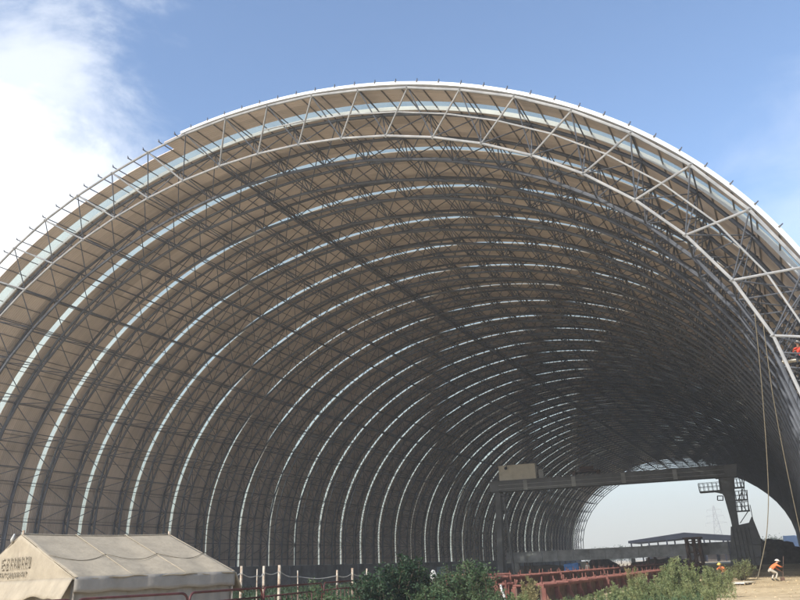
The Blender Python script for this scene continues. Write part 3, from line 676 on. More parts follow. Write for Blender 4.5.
# ------------------------------------------------------------------ clutter on the floor
def heap(name, x, Y, w, h, m_, label, cat, seed=0, squash=.6):
    r = np.random.default_rng(seed); p = ground_at(x, Y); bm = bmesh.new(); bmesh.ops.create_icosphere(bm, subdivisions=4, radius=1)
    ph = r.uniform(0, 6.28, (5, 4))
    for v in bm.verts:
        c = np.array(v.co); d = 1+sum(.10*sin(3*c[0]*(k+1)*.7+q[0])*sin(2.6*c[1]*(k+1)*.7+q[1])*cos(3*c[2]+q[2]) for k, q in enumerate(ph)); c = c*d; z = max(c[2], -.08)
        v.co = (c[0]*w/2, c[1]*w/2*squash, (abs(z)**.9*(1 if z > 0 else -.3))*h)
    me = bpy.data.meshes.new(name); bm.to_mesh(me); bm.free(); me.materials.append(m_); me.polygons.foreach_set('use_smooth', [True]*len(me.polygons))
    o = bpy.data.objects.new(name, me); COL.objects.link(o); o.location = p; return tag(o, label, cat)
heap('spoil_heap', 773, 150, 9.5, 3.9, SOIL, 'tall dark spoil heap right of the crane leg', 'heap', 3)
heap('spoil_heap', 757, 170, 9, 4.2, SOIL, 'dark spoil heap directly behind the crane foot', 'heap', 5)
heap('covered_heap', 600, 108, 5.2, 2.0, DARKT, 'heap under black sheeting right of the blue tarpaulin', 'heap', 7)
heap('spoil_heap', 660, 112, 11, 1.7, SOIL, 'long low dark heap behind the grey beam', 'heap', 9)
heap('covered_heap', 487, 100, 3.4, 1.5, DARKT, 'small black-sheeted heap beside the left crane leg', 'heap', 11)
heap('spoil_heap', 540, 118, 12, 1.5, SOIL, 'low dark heap in the shade left of the blue tarpaulin', 'heap', 13)
p = ground_at(571.5, 93); bm = bmesh.new(); bmesh.ops.create_cube(bm, size=1); bmesh.ops.subdivide_edges(bm, edges=bm.edges, cuts=7, use_grid_fill=True)
for v in bm.verts:
    c = v.co; n = .06*sin(c.x*11+c.z*7)+.05*sin(c.y*13+c.x*5); k = 1-.18*max(0, c.z)
    v.co = (c.x*1.75*k+n*.5, c.y*1.3*k+n*.5, (c.z+.5)*1.55+(n if c.z > .3 else 0)*.8)
me = bpy.data.meshes.new('tarpaulin_stack'); bm.to_mesh(me); bm.free(); me.materials.append(BLUE); o = bpy.data.objects.new('tarpaulin_stack', me); COL.objects.link(o); o.location = p
tag(o, 'stack covered with a bright blue tarpaulin under the crane', 'tarpaulin')
def board(x, Y, w, h, label, m_=PALE, lean=.2, th=.07, group='pale boards leaning in the shed'):
    p = ground_at(x, Y); mb = MB(); mb.prism([[p[0]-w/2, Y, .0], [p[0]+w/2, Y, .0], [p[0]+w/2, Y+lean, h], [p[0]-w/2, Y+lean, h]], (0, th, 0))
    for k in (-.3, .3): mb.box((p[0]+w*k-.04, Y+.09, 0), (p[0]+w*k+.04, Y+.17+lean, .08))
    mb.bars([p[0], Y+lean+th, h*.75], [p[0], Y+lean+.7, 0], .04, 5); return tag(mb.build('leaning_board', m_), label, 'board', group)
board(582.5, 106, 1.5, 1.75, 'pale beige board beside the blue tarpaulin')
board(484, 98, .75, 2.0, 'white upright board left of the crane leg', SACK)
board(440, 128, 1.7, 1.9, 'blue-grey panel behind the white sack', HOARD)
board(446, 128, .6, 2.1, 'narrow pale panel right of the blue-grey one')
board(463, 126, .6, 2.1, 'narrow pale panel above the mid-green bush')
board(478, 124, .5, 2.0, 'narrow pale panel left of the white upright board')
board(633, 112, .6, 1.9, 'pale panel behind the grey beam near its middle', SACK)
def sack(x, y, d, s, label):
    p = on_depth(x, y, d); z0 = p[2]; mb = MB(); bm = bmesh.new(); bmesh.ops.create_icosphere(bm, subdivisions=3, radius=1)
    for v in bm.verts:
        c = v.co; n = .12*sin(c.x*7+c.z*3)+.1*sin(c.y*9+c.x*4); v.co = (c.x*s*.6*(1+n), c.y*s*.5*(1+n), c.z*s*(1+n*.6)+(.25*s if c.z > .7 else 0))
    bm.verts.index_update(); mb.add(np.array([v.co[:] for v in bm.verts])+[p[0], p[1], max(z0, s*.9)], [tuple(v.index for v in f.verts) for f in bm.faces]); bm.free()
    return mb, p
for x, y, d, s, lb in ((433.5, 577, 33, .24, 'crumpled white sack caught between the two green bushes'), (517, 568.5, 96, .6, 'white filled bag on the ground under the left end of the beam'), (227.5, 584, 25, .25, 'small white sack at the right end of the tent')):
    mb, p = sack(x, y, d, s, lb)
    if d < 50 and s > .3:                             # it hangs on a stake
        mb.bars([p[0], p[1], -.05], [p[0], p[1], p[2]], .03, 6)
    tag(mb.build('white_sack', SACK, None, True), lb, 'sack')
# pale broken slab and dark wet patch on the sandy track
p = on_height(744, 582.5, 0.02); mb = MB()
mb.prism([p+[-.8, -.9, -.03], p+[.1, -1.3, -.03], p+[.7, .3, -.03], p+[.3, 1.2, -.03], p+[-.6, 1.0, -.03]], (0, 0, .06)); tag(mb.build('broken_slab', PALE), 'pale broken concrete slab on the sand by the rope end', 'slab')

mb = MB(); r = np.random.default_rng(12); nC = 1500; sx = r.uniform(17, 31, nC); sy_ = r.uniform(26, 78, nC); sz = .012+.04*r.uniform(0, 1, nC)**3
o6 = np.array([[1, 0, 0], [-1, 0, 0], [0, 1, 0], [0, -1, 0], [0, 0, 1], [0, 0, -1]], float); f8 = [(0, 2, 4), (2, 1, 4), (1, 3, 4), (3, 0, 4), (2, 0, 5), (1, 2, 5), (3, 1, 5), (0, 3, 5)]
V = (np.stack([sx, sy_, sz*.3], 1)[:, None, :]+o6[None]*sz[:, None, None]*r.uniform(.6, 1.3, (nC, 6, 1))).reshape(-1, 3)
mb.add(V, [tuple(i+6*b for i in f) for b in range(nC) for f in f8]); tag(mb.build('gravel', GROUND), 'loose stones and clods scattered on the sandy track', 'gravel', kind='stuff')
# ------------------------------------------------------------------ plants
def leaves(mb, C, size, aspect=.45, droop=.3, r=rng):
    n = len(C); d = r.normal(size=(n, 3)); d[:, 2] = np.abs(d[:, 2])*.6-droop+.2; d /= np.linalg.norm(d, axis=1, keepdims=True)
    w = np.cross(d, r.normal(size=(n, 3))); w /= np.linalg.norm(w, axis=1, keepdims=True)
    s = size*r.uniform(.6, 1.35, (n, 1)); a = C; b = C+d*s*.5+w*s*aspect*.5; c = C+d*s; e = C+d*s*.5-w*s*aspect*.5
    V = np.stack([a, b, c, e], 1).reshape(-1, 3); mb.add(V, [(4*i, 4*i+1, 4*i+2, 4*i+3) for i in range(n)])
def branches(base, h, w, n, r):
    """list of polylines that make the skeleton of a bush"""
    out = []
    for k in range(n):
        a = r.uniform(0, 2*pi); lean = r.uniform(.05, 1)**.7*w/2; hh = h*r.uniform(.6, 1)*(1-.30*(lean/(w/2))**2)
        t = np.linspace(0, 1, 9); bend = r.normal(0, .06*h, (1, 2))*np.sin(pi*t)[:, None]
        x = base[0]+cos(a)*lean*t**.8+bend[:, 0]; y = base[1]+sin(a)*lean*t**.8+bend[:, 1]; z = base[2]+hh*t
        out.append(np.stack([x, y, z], 1))
    return out
def bush(name, pos, h, w, nbr, nleaf, lsize, m_, label, cat='bush', seed=1, aspect=.45, twig=.35, low=.12, group=None):
    r = np.random.default_rng(seed); pos = np.array([pos[0], pos[1], 0.]); root = empty(name, pos, label, cat, group)
    br = branches(pos, h, w, nbr, r); ms = MB(); mf = MB(); per = max(1, nleaf//nbr)
    for b in br:
        ms.tube(b-[0, 0, .03], np.linspace(.022, .006, len(b)), 5)
        nt_ = 9; tw_ = []
        for k in range(nt_):                              # side twigs carry the leaves in clumps
            t = low+(1-low)*((k+r.uniform(0, .9))/nt_); i = t*(len(b)-1); i0 = min(int(i), len(b)-2); q = b[i0]+(b[i0+1]-b[i0])*(i-i0)
            L = twig*h*.5*r.uniform(.35, 1)*(1.15-t*.75); a = r.uniform(0, 2*pi); e = q+np.array([cos(a)*L, sin(a)*L, L*r.uniform(-.1, .6)]); tw_.append((q, e)); ms.bars(q, e, .005, 4, False)
        pick = r.integers(0, nt_, per); tt = r.uniform(.1, 1.05, per)[:, None]
        Q = np.array([tw_[k][0] for k in pick]); E2 = np.array([tw_[k][1] for k in pick]); leaves(mf, Q+(E2-Q)*tt+r.normal(0, lsize*.55, (per, 3)), lsize, aspect, .3, r)
        leaves(mf, np.repeat(b[-1:], 10, 0)+r.normal(0, lsize*.7, (10, 3)), lsize, aspect, .1, r)
    for mb, nm, mm in ((ms, 'stem', BARK), (mf, 'foliage', m_)):
        o = mb.build(nm, mm); o.parent = root; o.matrix_parent_inverse = Matrix.Translation(-Vector(root.location))
    return root
def gp(x, d): q = on_depth(x, 575, d); return q[:2]
bush('leafy_bush', gp(402, 27), 2.15, 2.9, 60, 9000, .12, LEAF_DARK, 'large dark green leafy bush in the centre foreground', seed=2, aspect=.6)
bush('leafy_bush', gp(372, 25.5), 1.7, 1.7, 26, 3000, .11, LEAF_DARK, 'dark green bush at the left foot of the largest bush', seed=3, aspect=.6)
bush('leafy_bush', gp(466, 29), 1.95, 2.7, 60, 10000, .11, LEAF_MID, 'mid-green bush with fine leaves left of the red trestle', seed=4)
bush('leafy_bush', gp(432, 26), 1.25, 1.9, 30, 3200, .10, LEAF_MID, 'low mid-green bush in front of the white sack', seed=5)
bush('leafy_bush', gp(488, 25), 1.0, 1.5, 24, 2200, .09, LEAF_MID, 'small mid-green bush below the red trestle', seed=6)
bush('leafy_bush', gp(330, 22), 1.28, 1.7, 26, 2600, .10, LEAF_MID, 'low green bush in front of the pipe barrier', seed=7)
bush('leafy_bush', gp(290, 20.5), 1.12, 1.6, 26, 2400, .10, LEAF_DARK, 'low dark bush between tent and large bush', seed=8)
bush('leafy_bush', gp(249, 19), 1.05, 1.0, 18, 1500, .09, LEAF_MID, 'small green bush at the right corner of the tent', seed=9)
bush('leafy_bush', gp(318, 28), 1.55, 1.3, 20, 1800, .09, LEAF_MID, 'green bush behind the barrier under the rope', seed=15)
bush('pale_bush', gp(742, 52), 1.4, 2.6, 50, 4600, .10, LEAF_PALE, 'round pale bush beside the crane foot at the edge of the sand', seed=10, aspect=.3)
bush('pale_bush', gp(722, 45), 1.05, 1.7, 30, 2200, .09, LEAF_PALE, 'small pale bush in front of the worker with the yellow helmet', seed=16, aspect=.3)
# tall feathery weeds
def weed(name, pos, h, w, n, per, m_, label, seed, group=None):
    r = np.random.default_rng(seed); pos = np.array([pos[0], pos[1], 0.]); root = empty(name, pos, label, 'weed', group); ms = MB(); mf = MB()
    for k in range(n):
        a, q = r.uniform(0, 2*pi), r.uniform(0, 1)**.6*w/2; b = pos+np.array([cos(a)*q*.8, sin(a)*q*.8, -.03]); hh = h*r.uniform(.55, 1)*(1-.25*(2*q/w)**2); lean = r.normal(0, .10, 2)*hh
        t = np.linspace(0, 1, 7)[:, None]; L = b+t*np.array([0, 0, hh])+t**2*np.array([lean[0], lean[1], 0]); ms.tube(L, np.linspace(.012, .004, 7), 4)
        tt = r.uniform(.12, 1.03, per)**.85; i = np.clip(tt*6, 0, 5.999); i0 = i.astype(int); C = L[i0]+(L[i0+1]-L[i0])*(i-i0)[:, None]
        C = C+r.normal(0, 1, (per, 3))*np.array([.055, .055, .03])*(1.25-tt)[:, None]*h*.75; leaves(mf, C, .045+.035*h, .24, -.25, r)
    for mb, nm, mm in ((ms, 'stem', LEAF_DRY), (mf, 'foliage', m_)):
        o = mb.build(nm, mm); o.parent = root; o.matrix_parent_inverse = Matrix.Translation(-Vector(root.location))
r0 = np.random.default_rng(5)
GW = 'tall pale weeds in front of the red moulds'
wl = [(676, 30, 1.75, 2.3, 40, LEAF_PALE, 'tallest pale weed clump, in front of the far moulds'), (645, 28, 1.22, 2.0, 36, LEAF_PALE, 'broad pale weed clump left of the tallest one'), (612, 26, 1.0, 1.6, 28, LEAF_PALE, 'pale weed clump at the right end of the near mould'), (708, 33, 1.35, 2.3, 36, LEAF_PALE, 'pale weed clump at the edge of the sandy track'),
      (586, 23.5, .8, 1.3, 22, LEAF_PALE, 'low pale weed clump below the middle of the near mould'), (556, 22.5, .74, 1.2, 20, LEAF_PALE, 'low pale weed clump under the near mould ribs'), (527, 25, 1.55, .6, 12, LEAF_DRY, 'single tall yellowed weed at the near end of the moulds'), (519, 22, .98, 1.0, 18, LEAF_PALE, 'low weed clump at the foot of the yellowed weed'),
      (659, 24, .95, 1.7, 28, LEAF_PALE, 'low weed clump at the bottom edge below the tallest weeds'), (690, 27, .85, 2.0, 30, LEAF_PALE, 'low spreading weed clump at the bottom beside the sand'), (626, 22.5, .95, 1.5, 24, LEAF_PALE, 'low weed clump at the bottom edge right of the mould'), (634, 33, 1.45, .9, 12, LEAF_DRY, 'thin dry weed stalks standing above the broad clump')]
for k, (x, d, h, w, n, mm, lb) in enumerate(wl): weed('tall_weed', gp(x, d), h, w, int(n*1.5), 190, mm, lb, 40+k, GW)
mb = MB(); nC = 26000; bx = r0.uniform(-24, 15.5, nC); by = r0.uniform(20, 75, nC); keep = (bx > 12.5-(by-20)*.35-r0.uniform(0, 14, nC)) | (by > 24); bx, by = bx[keep], by[keep]; nC = len(bx)
hz0 = .25+.45*np.abs(np.sin(bx*.55+by*.3)*np.cos(by*.4-bx*.2)); leaves(mb, np.stack([bx, by, r0.uniform(0, 1, nC)*hz0], 1), .30, .35, -.4, r0)
mb.bars(np.stack([bx[:2500], by[:2500], np.full(2500, -.03)], 1), np.stack([bx[:2500], by[:2500], hz0[:2500]], 1), .006, 3, False)
tag(mb.build('ground_cover', LEAF_DARK), 'dark green low growth between the barriers and the hall wall', 'ground cover', kind='stuff')
# low ground cover along the bottom of the view
mb = MB(); r = np.random.default_rng(77); nC = 9000
xx = r.uniform(215, 700, nC); dd = r.uniform(16, 24, nC); base = np.array([EYE[:2]+(ray(a, 585)[:2])*b for a, b in zip(xx, dd)])
C0 = np.concatenate([base, r.uniform(.0, .55, (nC, 1))], 1); leaves(mb, C0, .13, .22, -.5, r)
mb.bars(np.concatenate([base[:3000], np.full((3000, 1), -.02)], 1), np.concatenate([base[:3000]+r.normal(0, .06, (3000, 2)), r.uniform(.25, .75, (3000, 1))], 1), .004, 3, False)
tag(mb.build('grass', LEAF_MID), 'rough grass and low weeds over the verge', 'grass', kind='stuff')
mb = MB(); nC = 3500; xx = r.uniform(640, 735, nC); dd = r.uniform(27, 44, nC); base = np.array([EYE[:2]+(ray(a, 585)[:2])*b for a, b in zip(xx, dd)])
leaves(mb, np.concatenate([base, r.uniform(0, .35, (nC, 1))], 1), .12, .2, -.5, r); tag(mb.build('grass', LEAF_PALE), 'pale dry grass at the edge of the sand', 'grass', kind='stuff')

# ------------------------------------------------------------------ beyond the far end
shed = empty('open_shed', on_plane(684, 556, 310)*[1, 1, 0], 'dark low-pitched open shed beyond the far end of the hall', 'shed')
def sp_(mb, n, m):
    o = mb.build(n, m); o.parent = shed; o.matrix_parent_inverse = Matrix.Translation(-Vector(shed.location)); return o
e0, rd, e1 = on_plane(628, 541, 310), on_plane(684, 532.5, 310), on_plane(745, 536, 310)
m = MB(); m.prism([e0, rd, e1, e1-[0, 0, 1.7], rd-[0, 0, 2.1], e0-[0, 0, .9]], (0, 24, 0)); sp_(m, 'roof', ROOFD)
for x in np.linspace(e0[0]+1, e1[0]-1, 7):
    zt_ = np.interp(x, [e0[0], rd[0], e1[0]], [e0[2], rd[2], e1[2]])-.8
    for y in (310.5, 333): m = MB(); m.box((x-.25, y-.25, -.1), (x+.25, y+.25, zt_)); sp_(m, 'column', ROOFD)
m = MB(); m.box((e0[0]+3, 333.6, 0), (e1[0]-1, 334.2, e0[2]-1.6)); 
for x in np.linspace(e0[0]+4, e1[0]-6, 8): m.box((x, 320, 0), (x+3.4, 326, rng.uniform(2.2, 4.2)))
sp_(m, 'back_wall', SOIL)
# lattice pylon
pb = on_plane(722, 556, 620); pb[2] = 0; ptop = on_plane(719, 505, 620)[2]
pyl = empty('power_pylon', pb, 'faint lattice power pylon far beyond the hall', 'pylon')
m = MB(); lv = np.linspace(0, 1, 10); wd = 4.2*(1-lv)**1.1+.45
for i in range(9):
    z0, z1, w0, w1 = ptop*lv[i], ptop*lv[i+1], wd[i], wd[i+1]; cs = [(-1, -1), (1, -1), (1, 1), (-1, 1)]
    for k in range(4):
        a, b = cs[k], cs[(k+1) % 4]; A = lambda c, w, z: pb+np.array([c[0]*w, c[1]*w, z])
        m.bars(A(a, w0, z0), A(a, w1, z1), .14, 4); m.bars(A(a, w0, z0), A(b, w1, z1), .09, 4); m.bars(A(b, w0, z0), A(a, w1, z1), .09, 4)
o = m.build('mast', BEAM); o.parent = pyl; o.matrix_parent_inverse = Matrix.Translation(-Vector(pyl.location))
for z, wv in ((.66, 7.5), (.79, 6.2), (.91, 5.0)):
    m = MB()
    for sg in (-1, 1):
        m.bars(pb+[0, 0, ptop*z], pb+[sg*wv, 0, ptop*z+.3], .13, 4); m.bars(pb+[0, 0, ptop*z+1.8], pb+[sg*wv, 0, ptop*z+.3], .1, 4); m.bars(pb+[sg*wv, 0, ptop*z+.3], pb+[sg*wv, 0, ptop*z-1.8], .1, 4)
    o = m.build('cross_arm', BEAM); o.parent = pyl; o.matrix_parent_inverse = Matrix.Translation(-Vector(pyl.location))
# far trees
def tree(x, Y, h, w, label, seed):
    r = np.random.default_rng(seed); p = ground_at(x, Y); root = empty('broadleaf_tree', p, label, 'tree', 'trees beyond the far end of the hall'); ms = MB(); mf = MB()
    ms.tube([p+[0, 0, -.1], p+[r.normal(0, .2), 0, h*.35], p+[r.normal(0, .4), 0, h*.7]], [.3, .22, .1], 7)
    for k in range(26):
        c = p+np.array([r.normal(0, w*.26), r.normal(0, w*.26), h*r.uniform(.38, .93)]); ms.bars(p+[0, 0, h*r.uniform(.25, .6)], c, .06, 4, False); leaves(mf, c+r.normal(0, w*.11, (110, 3)), .55, .6, .1, r)
    for mb, nm, mm in ((ms, 'trunk', BARK), (mf, 'crown', LEAF_FAR)):
        o = mb.build(nm, mm); o.parent = root; o.matrix_parent_inverse = Matrix.Translation(-Vector(root.location))
tl = [(594, 430, 6.4, 8, 'low far tree nearest the left edge of the far opening'), (603, 400, 7.2, 8, 'far tree second from the left edge of the far opening'), (612, 440, 7.4, 9, 'far tree third from the left edge of the far opening'), (621, 410, 7.8, 8, 'far tree just left of the open shed'), (630, 450, 7, 9, 'far tree at the left eave of the open shed'),
      (757, 330, 7.2, 7, 'far tree right of the crane leg'), (766, 345, 6.6, 7, 'far tree above the spoil heap'), (775, 340, 7.0, 7, 'far tree left of the blue hoarding'), (783, 360, 7.5, 8, 'far tree behind the blue hoarding')]
for k, (x, Y, h, w, lb) in enumerate(tl): tree(x, Y, h, w, lb, 60+k)
pa, pb = on_plane(783.5, 540, 262), on_plane(800, 540, 262); m = MB(); hh = on_plane(790, 535.5, 262)[2]
m.box((pa[0], 262, 0), (pb[0]+1.5, 262.15, hh))
for x in np.arange(pa[0], pb[0]+1.5, .6): m.box((x, 261.94, 0), (x+.1, 262.0, hh-.05))
tag(m.build('hoarding', HOARD), 'tall pale blue sheet hoarding outside the far right corner', 'hoarding')

# ------------------------------------------------------------------ people
def make_person(label, loc, facing, joints, mats, helmet=None, scale=1.0):
    """joints: name -> (x,y,z,radius); x to the right, y forward; one skinned body, head and hands with fingers included"""
    names = list(joints); idx = {n: i for i, n in enumerate(names)}
    bones = [('pelvis', 'belly'), ('belly', 'chest'), ('chest', 'neck'), ('neck', 'jaw'), ('jaw', 'skull')]
    for s in 'lr': bones += [('chest', 'sh_'+s), ('sh_'+s, 'el_'+s), ('el_'+s, 'wr_'+s), ('wr_'+s, 'palm_'+s), ('pelvis', 'hip_'+s), ('hip_'+s, 'kn_'+s), ('kn_'+s, 'an_'+s), ('an_'+s, 'toe_'+s)]
    me = bpy.data.meshes.new('body_sk'); me.from_pydata([joints[n][:3] for n in names], [(idx[a], idx[b]) for a, b in bones], []); o = bpy.data.objects.new('body_sk', me); COL.objects.link(o)
    sk = o.modifiers.new('s', 'SKIN'); sk.use_smooth_shade = True
    for i, n in enumerate(names): me.skin_vertices[0].data[i].radius = (joints[n][3],)*2; me.skin_vertices[0].data[i].use_root = n == 'pelvis'
    ss = o.modifiers.new('u', 'SUBSURF'); ss.levels = ss.render_levels = 2
    dg = bpy.context.evaluated_depsgraph_get(); ev = bpy.data.meshes.new_from_object(o.evaluated_get(dg)); bpy.data.objects.remove(o)
    V = np.array([v.co[:] for v in ev.vertices]); F = [tuple(p.vertices) for p in ev.polygons]
    mb = MB(); mb.add(V, F)
    for s in 'lr':                                       # five fingers per hand, curled
        p = np.array(joints['palm_'+s][:3]); w = np.array(joints['wr_'+s][:3]); d = p-w; d /= np.linalg.norm(d); side = np.cross(d, [0, 0, 1.]); side = side/np.linalg.norm(side) if np.linalg.norm(side) > .1 else np.array([1., 0, 0]); up = np.cross(side, d)
        for k, (off, L) in enumerate(((-.030, .062), (-.010, .075), (.010, .078), (.029, .068))):
            b = p+side*off+d*.01; mb.tube([b, b+d*L*.45-up*.004, b+d*L*.75-up*.02, b+d*L*.85-up*.045], [.0095, .009, .008, .006], 6)
        b = p-d*.045+side*-.035; mb.tube([b, b-side*.03+d*.03, b-side*.028+d*.065-up*.015], [.011, .010, .007], 6)
    head = np.array(joints['skull'][:3]); jaw = np.array(joints['jaw'][:3]); fy = joints.get('_', None)
    up_ = head-jaw; up_ /= np.linalg.norm(up_); fwd = np.array([0, 1., 0]); fwd = fwd-up_*np.dot(fwd, up_); fwd /= np.linalg.norm(fwd); sd = np.cross(fwd, up_); fc = (head+jaw)/2
    mb.tube([fc+fwd*.085+up_*.02, fc+fwd*.115-up_*.012, fc+fwd*.09-up_*.02], [.010, .016, .012], 6)
    for sg in (-1, 1): mb.balls(fc+sd*sg*.09+up_*0.0, .03)
    # materials by nearest bone
    seg = {'neck': 0, 'jaw': 0, 'skull': 0}
    def region(c):
        best, bd = 1, 9
        for a, b in bones:
            A, B = np.array(joints[a][:3]), np.array(joints[b][:3]); t = np.clip(np.dot(c-A, B-A)/np.dot(B-A, B-A), 0, 1); dd = np.linalg.norm(c-A-(B-A)*t)-.5*(joints[a][3]+(joints[b][3]-joints[a][3])*t)
            if dd < bd:
                bd = dd; k = b.split('_')[0]
                best = 0 if k in ('jaw', 'skull', 'palm') or (k == 'neck' and t > .6) or (k == 'wr' and t > .8) else 1 if k in ('belly', 'chest', 'neck', 'sh', 'el', 'wr') else 3 if k == 'toe' or (k == 'an' and t > .88) else 2
                if k == 'belly' and t < .25: best = 2
        return best
    root = empty('person', loc, label, 'person'); root.rotation_euler = (0, 0, facing); root.scale = (scale,)*3
    body = mb.build('body', mats[0], None, True)
    for mm in mats[1:]: body.data.materials.append(mm)
    W = np.array([v.co[:] for v in body.data.vertices])
    for p in body.data.polygons: p.material_index = region(W[list(p.vertices)].mean(0))
    body.parent = root
    hm = MB(); bm = bmesh.new(); bmesh.ops.create_uvsphere(bm, u_segments=18, v_segments=12, radius=1); bm.verts.index_update()
    hv = []
    hc = fc+up_*.055
    for v in bm.verts:
        c = v.co; z = max(c.z, -.02); rr = 1.0 if c.z > -.05 else 1.0
        hv.append(hc+sd*c.x*.112*rr+fwd*c.y*.132*rr+up_*(z*.105))
    hm.add(hv, [tuple(v.index for v in f.verts) for f in bm.faces]); bm.free()
    if helmet is not None:
        hm.tube([hc+sd*.128*cos(a)+fwd*(.15*sin(a)+(.03 if sin(a) > 0 else 0)) for a in np.linspace(0, 2*pi, 25)], .012, 6)
        o = hm.build('helmet', helmet, None, True)
    else: o = hm.build('hair', HAIR, None, True)
    o.parent = root
    em = MB()
    for sg in (-1, 1): em.balls(fc+fwd*.093+sd*sg*.033+up_*.03, .010)
    em.tube([fc+fwd*.093-up_*.055-sd*.022, fc+fwd*.098-up_*.057, fc+fwd*.093-up_*.055+sd*.022], .005, 5)
    o = em.build('face_detail', HAIR); o.parent = root
    return root
STAND = dict(pelvis=(0, 0, .93, .125), belly=(0, .01, 1.08, .12), chest=(0, .0, 1.30, .135), neck=(0, .01, 1.45, .055), jaw=(0, .035, 1.535, .068), skull=(0, .03, 1.63, .082),
             sh_l=(-.19, 0, 1.38, .062), el_l=(-.25, .02, 1.10, .045), wr_l=(-.24, .16, .90, .032), palm_l=(-.23, .22, .83, .03), sh_r=(.19, 0, 1.38, .062), el_r=(.26, .03, 1.11, .045), wr_r=(.2, .22, 1.0, .032), palm_r=(.17, .29, .98, .03),
             hip_l=(-.10, 0, .88, .095), kn_l=(-.11, .03, .49, .065), an_l=(-.11, 0, .09, .045), toe_l=(-.12, .17, .035, .036), hip_r=(.10, 0, .88, .095), kn_r=(.11, .02, .49, .065), an_r=(.12, -.02, .09, .045), toe_r=(.13, .15, .035, .036))
BEND = dict(STAND); BEND.update(pelvis=(0, -.16, .66, .125), belly=(0, .0, .76, .12), chest=(0, .19, .90, .135), neck=(0, .31, 1.0, .055), jaw=(0, .40, 1.04, .068), skull=(0, .42, 1.14, .082),
             sh_l=(-.19, .22, .93, .062), el_l=(-.24, .40, .72, .045), wr_l=(-.16, .55, .58, .032), palm_l=(-.13, .61, .54, .03), sh_r=(.19, .22, .93, .062), el_r=(.25, .42, .80, .045), wr_r=(.14, .58, .78, .032), palm_r=(.08, .63, .79, .03),
             hip_l=(-.11, -.14, .62, .095), kn_l=(-.16, .17, .46, .065), an_l=(-.14, -.06, .09, .045), toe_l=(-.16, .11, .035, .036), hip_r=(.11, -.14, .62, .095), kn_r=(.17, .19, .44, .065), an_r=(.15, .02, .09, .045), toe_r=(.17, .19, .035, .036))
SIT = dict(STAND); SIT.update(pelvis=(0, 0, .12, .125), belly=(0, .02, .27, .12), chest=(0, .06, .48, .135), neck=(0, .09, .63, .055), jaw=(0, .13, .715, .068), skull=(0, .13, .81, .082),
             sh_l=(-.19, .06, .56, .062), el_l=(-.26, .18, .32, .045), wr_l=(-.2, .38, .3, .032), palm_l=(-.18, .45, .3, .03), sh_r=(.19, .06, .56, .062), el_r=(.26, .2, .34, .045), wr_r=(.18, .4, .36, .032), palm_r=(.15, .47, .36, .03),
             hip_l=(-.10, .05, .11, .095), kn_l=(-.13, .46, .10, .065), an_l=(-.13, .44, -.32, .045), toe_l=(-.13, .60, -.37, .036), hip_r=(.10, .05, .11, .095), kn_r=(.13, .46, .11, .065), an_r=(.13, .47, -.31, .045), toe_r=(.13, .63, -.36, .036))
pp_ = on_height(774.5, 581, 0.0)
make_person('stooping worker in orange jacket and pale trousers on the sandy track', (pp_[0], pp_[1], 0), radians(-60), BEND, [SKIN_, ORANGE, TROUS, SHOE], WHELM, 1.08)
a = radians(-60); hx, hy = .03*cos(a)-.62*sin(a), .03*sin(a)+.62*cos(a)
m = MB(); m.bars([pp_[0]+hx*1.08-.1, pp_[1]+hy*1.08-.1, .0], [pp_[0]+hx*1.08+.22, pp_[1]+hy*1.08+.12, 1.5], .022, 6); m.box((-.14, -.03, 0), (.14, .03, .22), at=(pp_[0]+hx*1.08-.1, pp_[1]+hy*1.08-.1, 0)); tag(m.build('shovel', RUST), 'dark long-handled shovel held by the stooping worker', 'shovel')
q = ground_at(722, 60); make_person('worker in yellow helmet and orange top bending behind the moulds', (q[0], q[1], 0), radians(150), BEND, [SKIN_, ORANGE, DTROUS, SHOE], YHELM)
q = ground_at(587, 72); make_person('worker in white shirt standing among the red moulds', (q[0], q[1], 0), radians(60), STAND, [SKIN_, WSHIRT, DTROUS, SHOE], None)
# worker in red up on the right side of the front arch, sitting on a plank
q = on_depth(801.5, 359, 36.5)
m = MB(); m.box((q[0]-1.1, q[1]-.22, q[2]-.06), (q[0]+1.5, q[1]+.22, q[2])); tag(m.build('scaffold_plank', PALE), 'plank laid across the front arch bars under the red worker', 'plank')
make_person('worker in red sitting high on the right of the front arch', (q[0], q[1], q[2]), radians(170), SIT, [SKIN_, REDC, DTROUS, SHOE], WHELM)

# ------------------------------------------------------------------ hazy air over the whole site
hm_ = bpy.data.materials.new('hazy_air'); N, L = nt(hm_); N.remove(N['Principled BSDF']); pv = N.new('ShaderNodeVolumePrincipled'); pv.inputs['Color'].default_value = (.93, .95, .98, 1); pv.inputs['Density'].default_value = HAZE; pv.inputs['Anisotropy'].default_value = .0
L.new(pv.outputs[0], N['Material Output'].inputs['Volume'])
m = MB(); m.box((-700, -150, -1.2), (700, 900, 60)); o = tag(m.build('haze', hm_), 'thin pale haze in the air over the site', 'haze', kind='stuff')

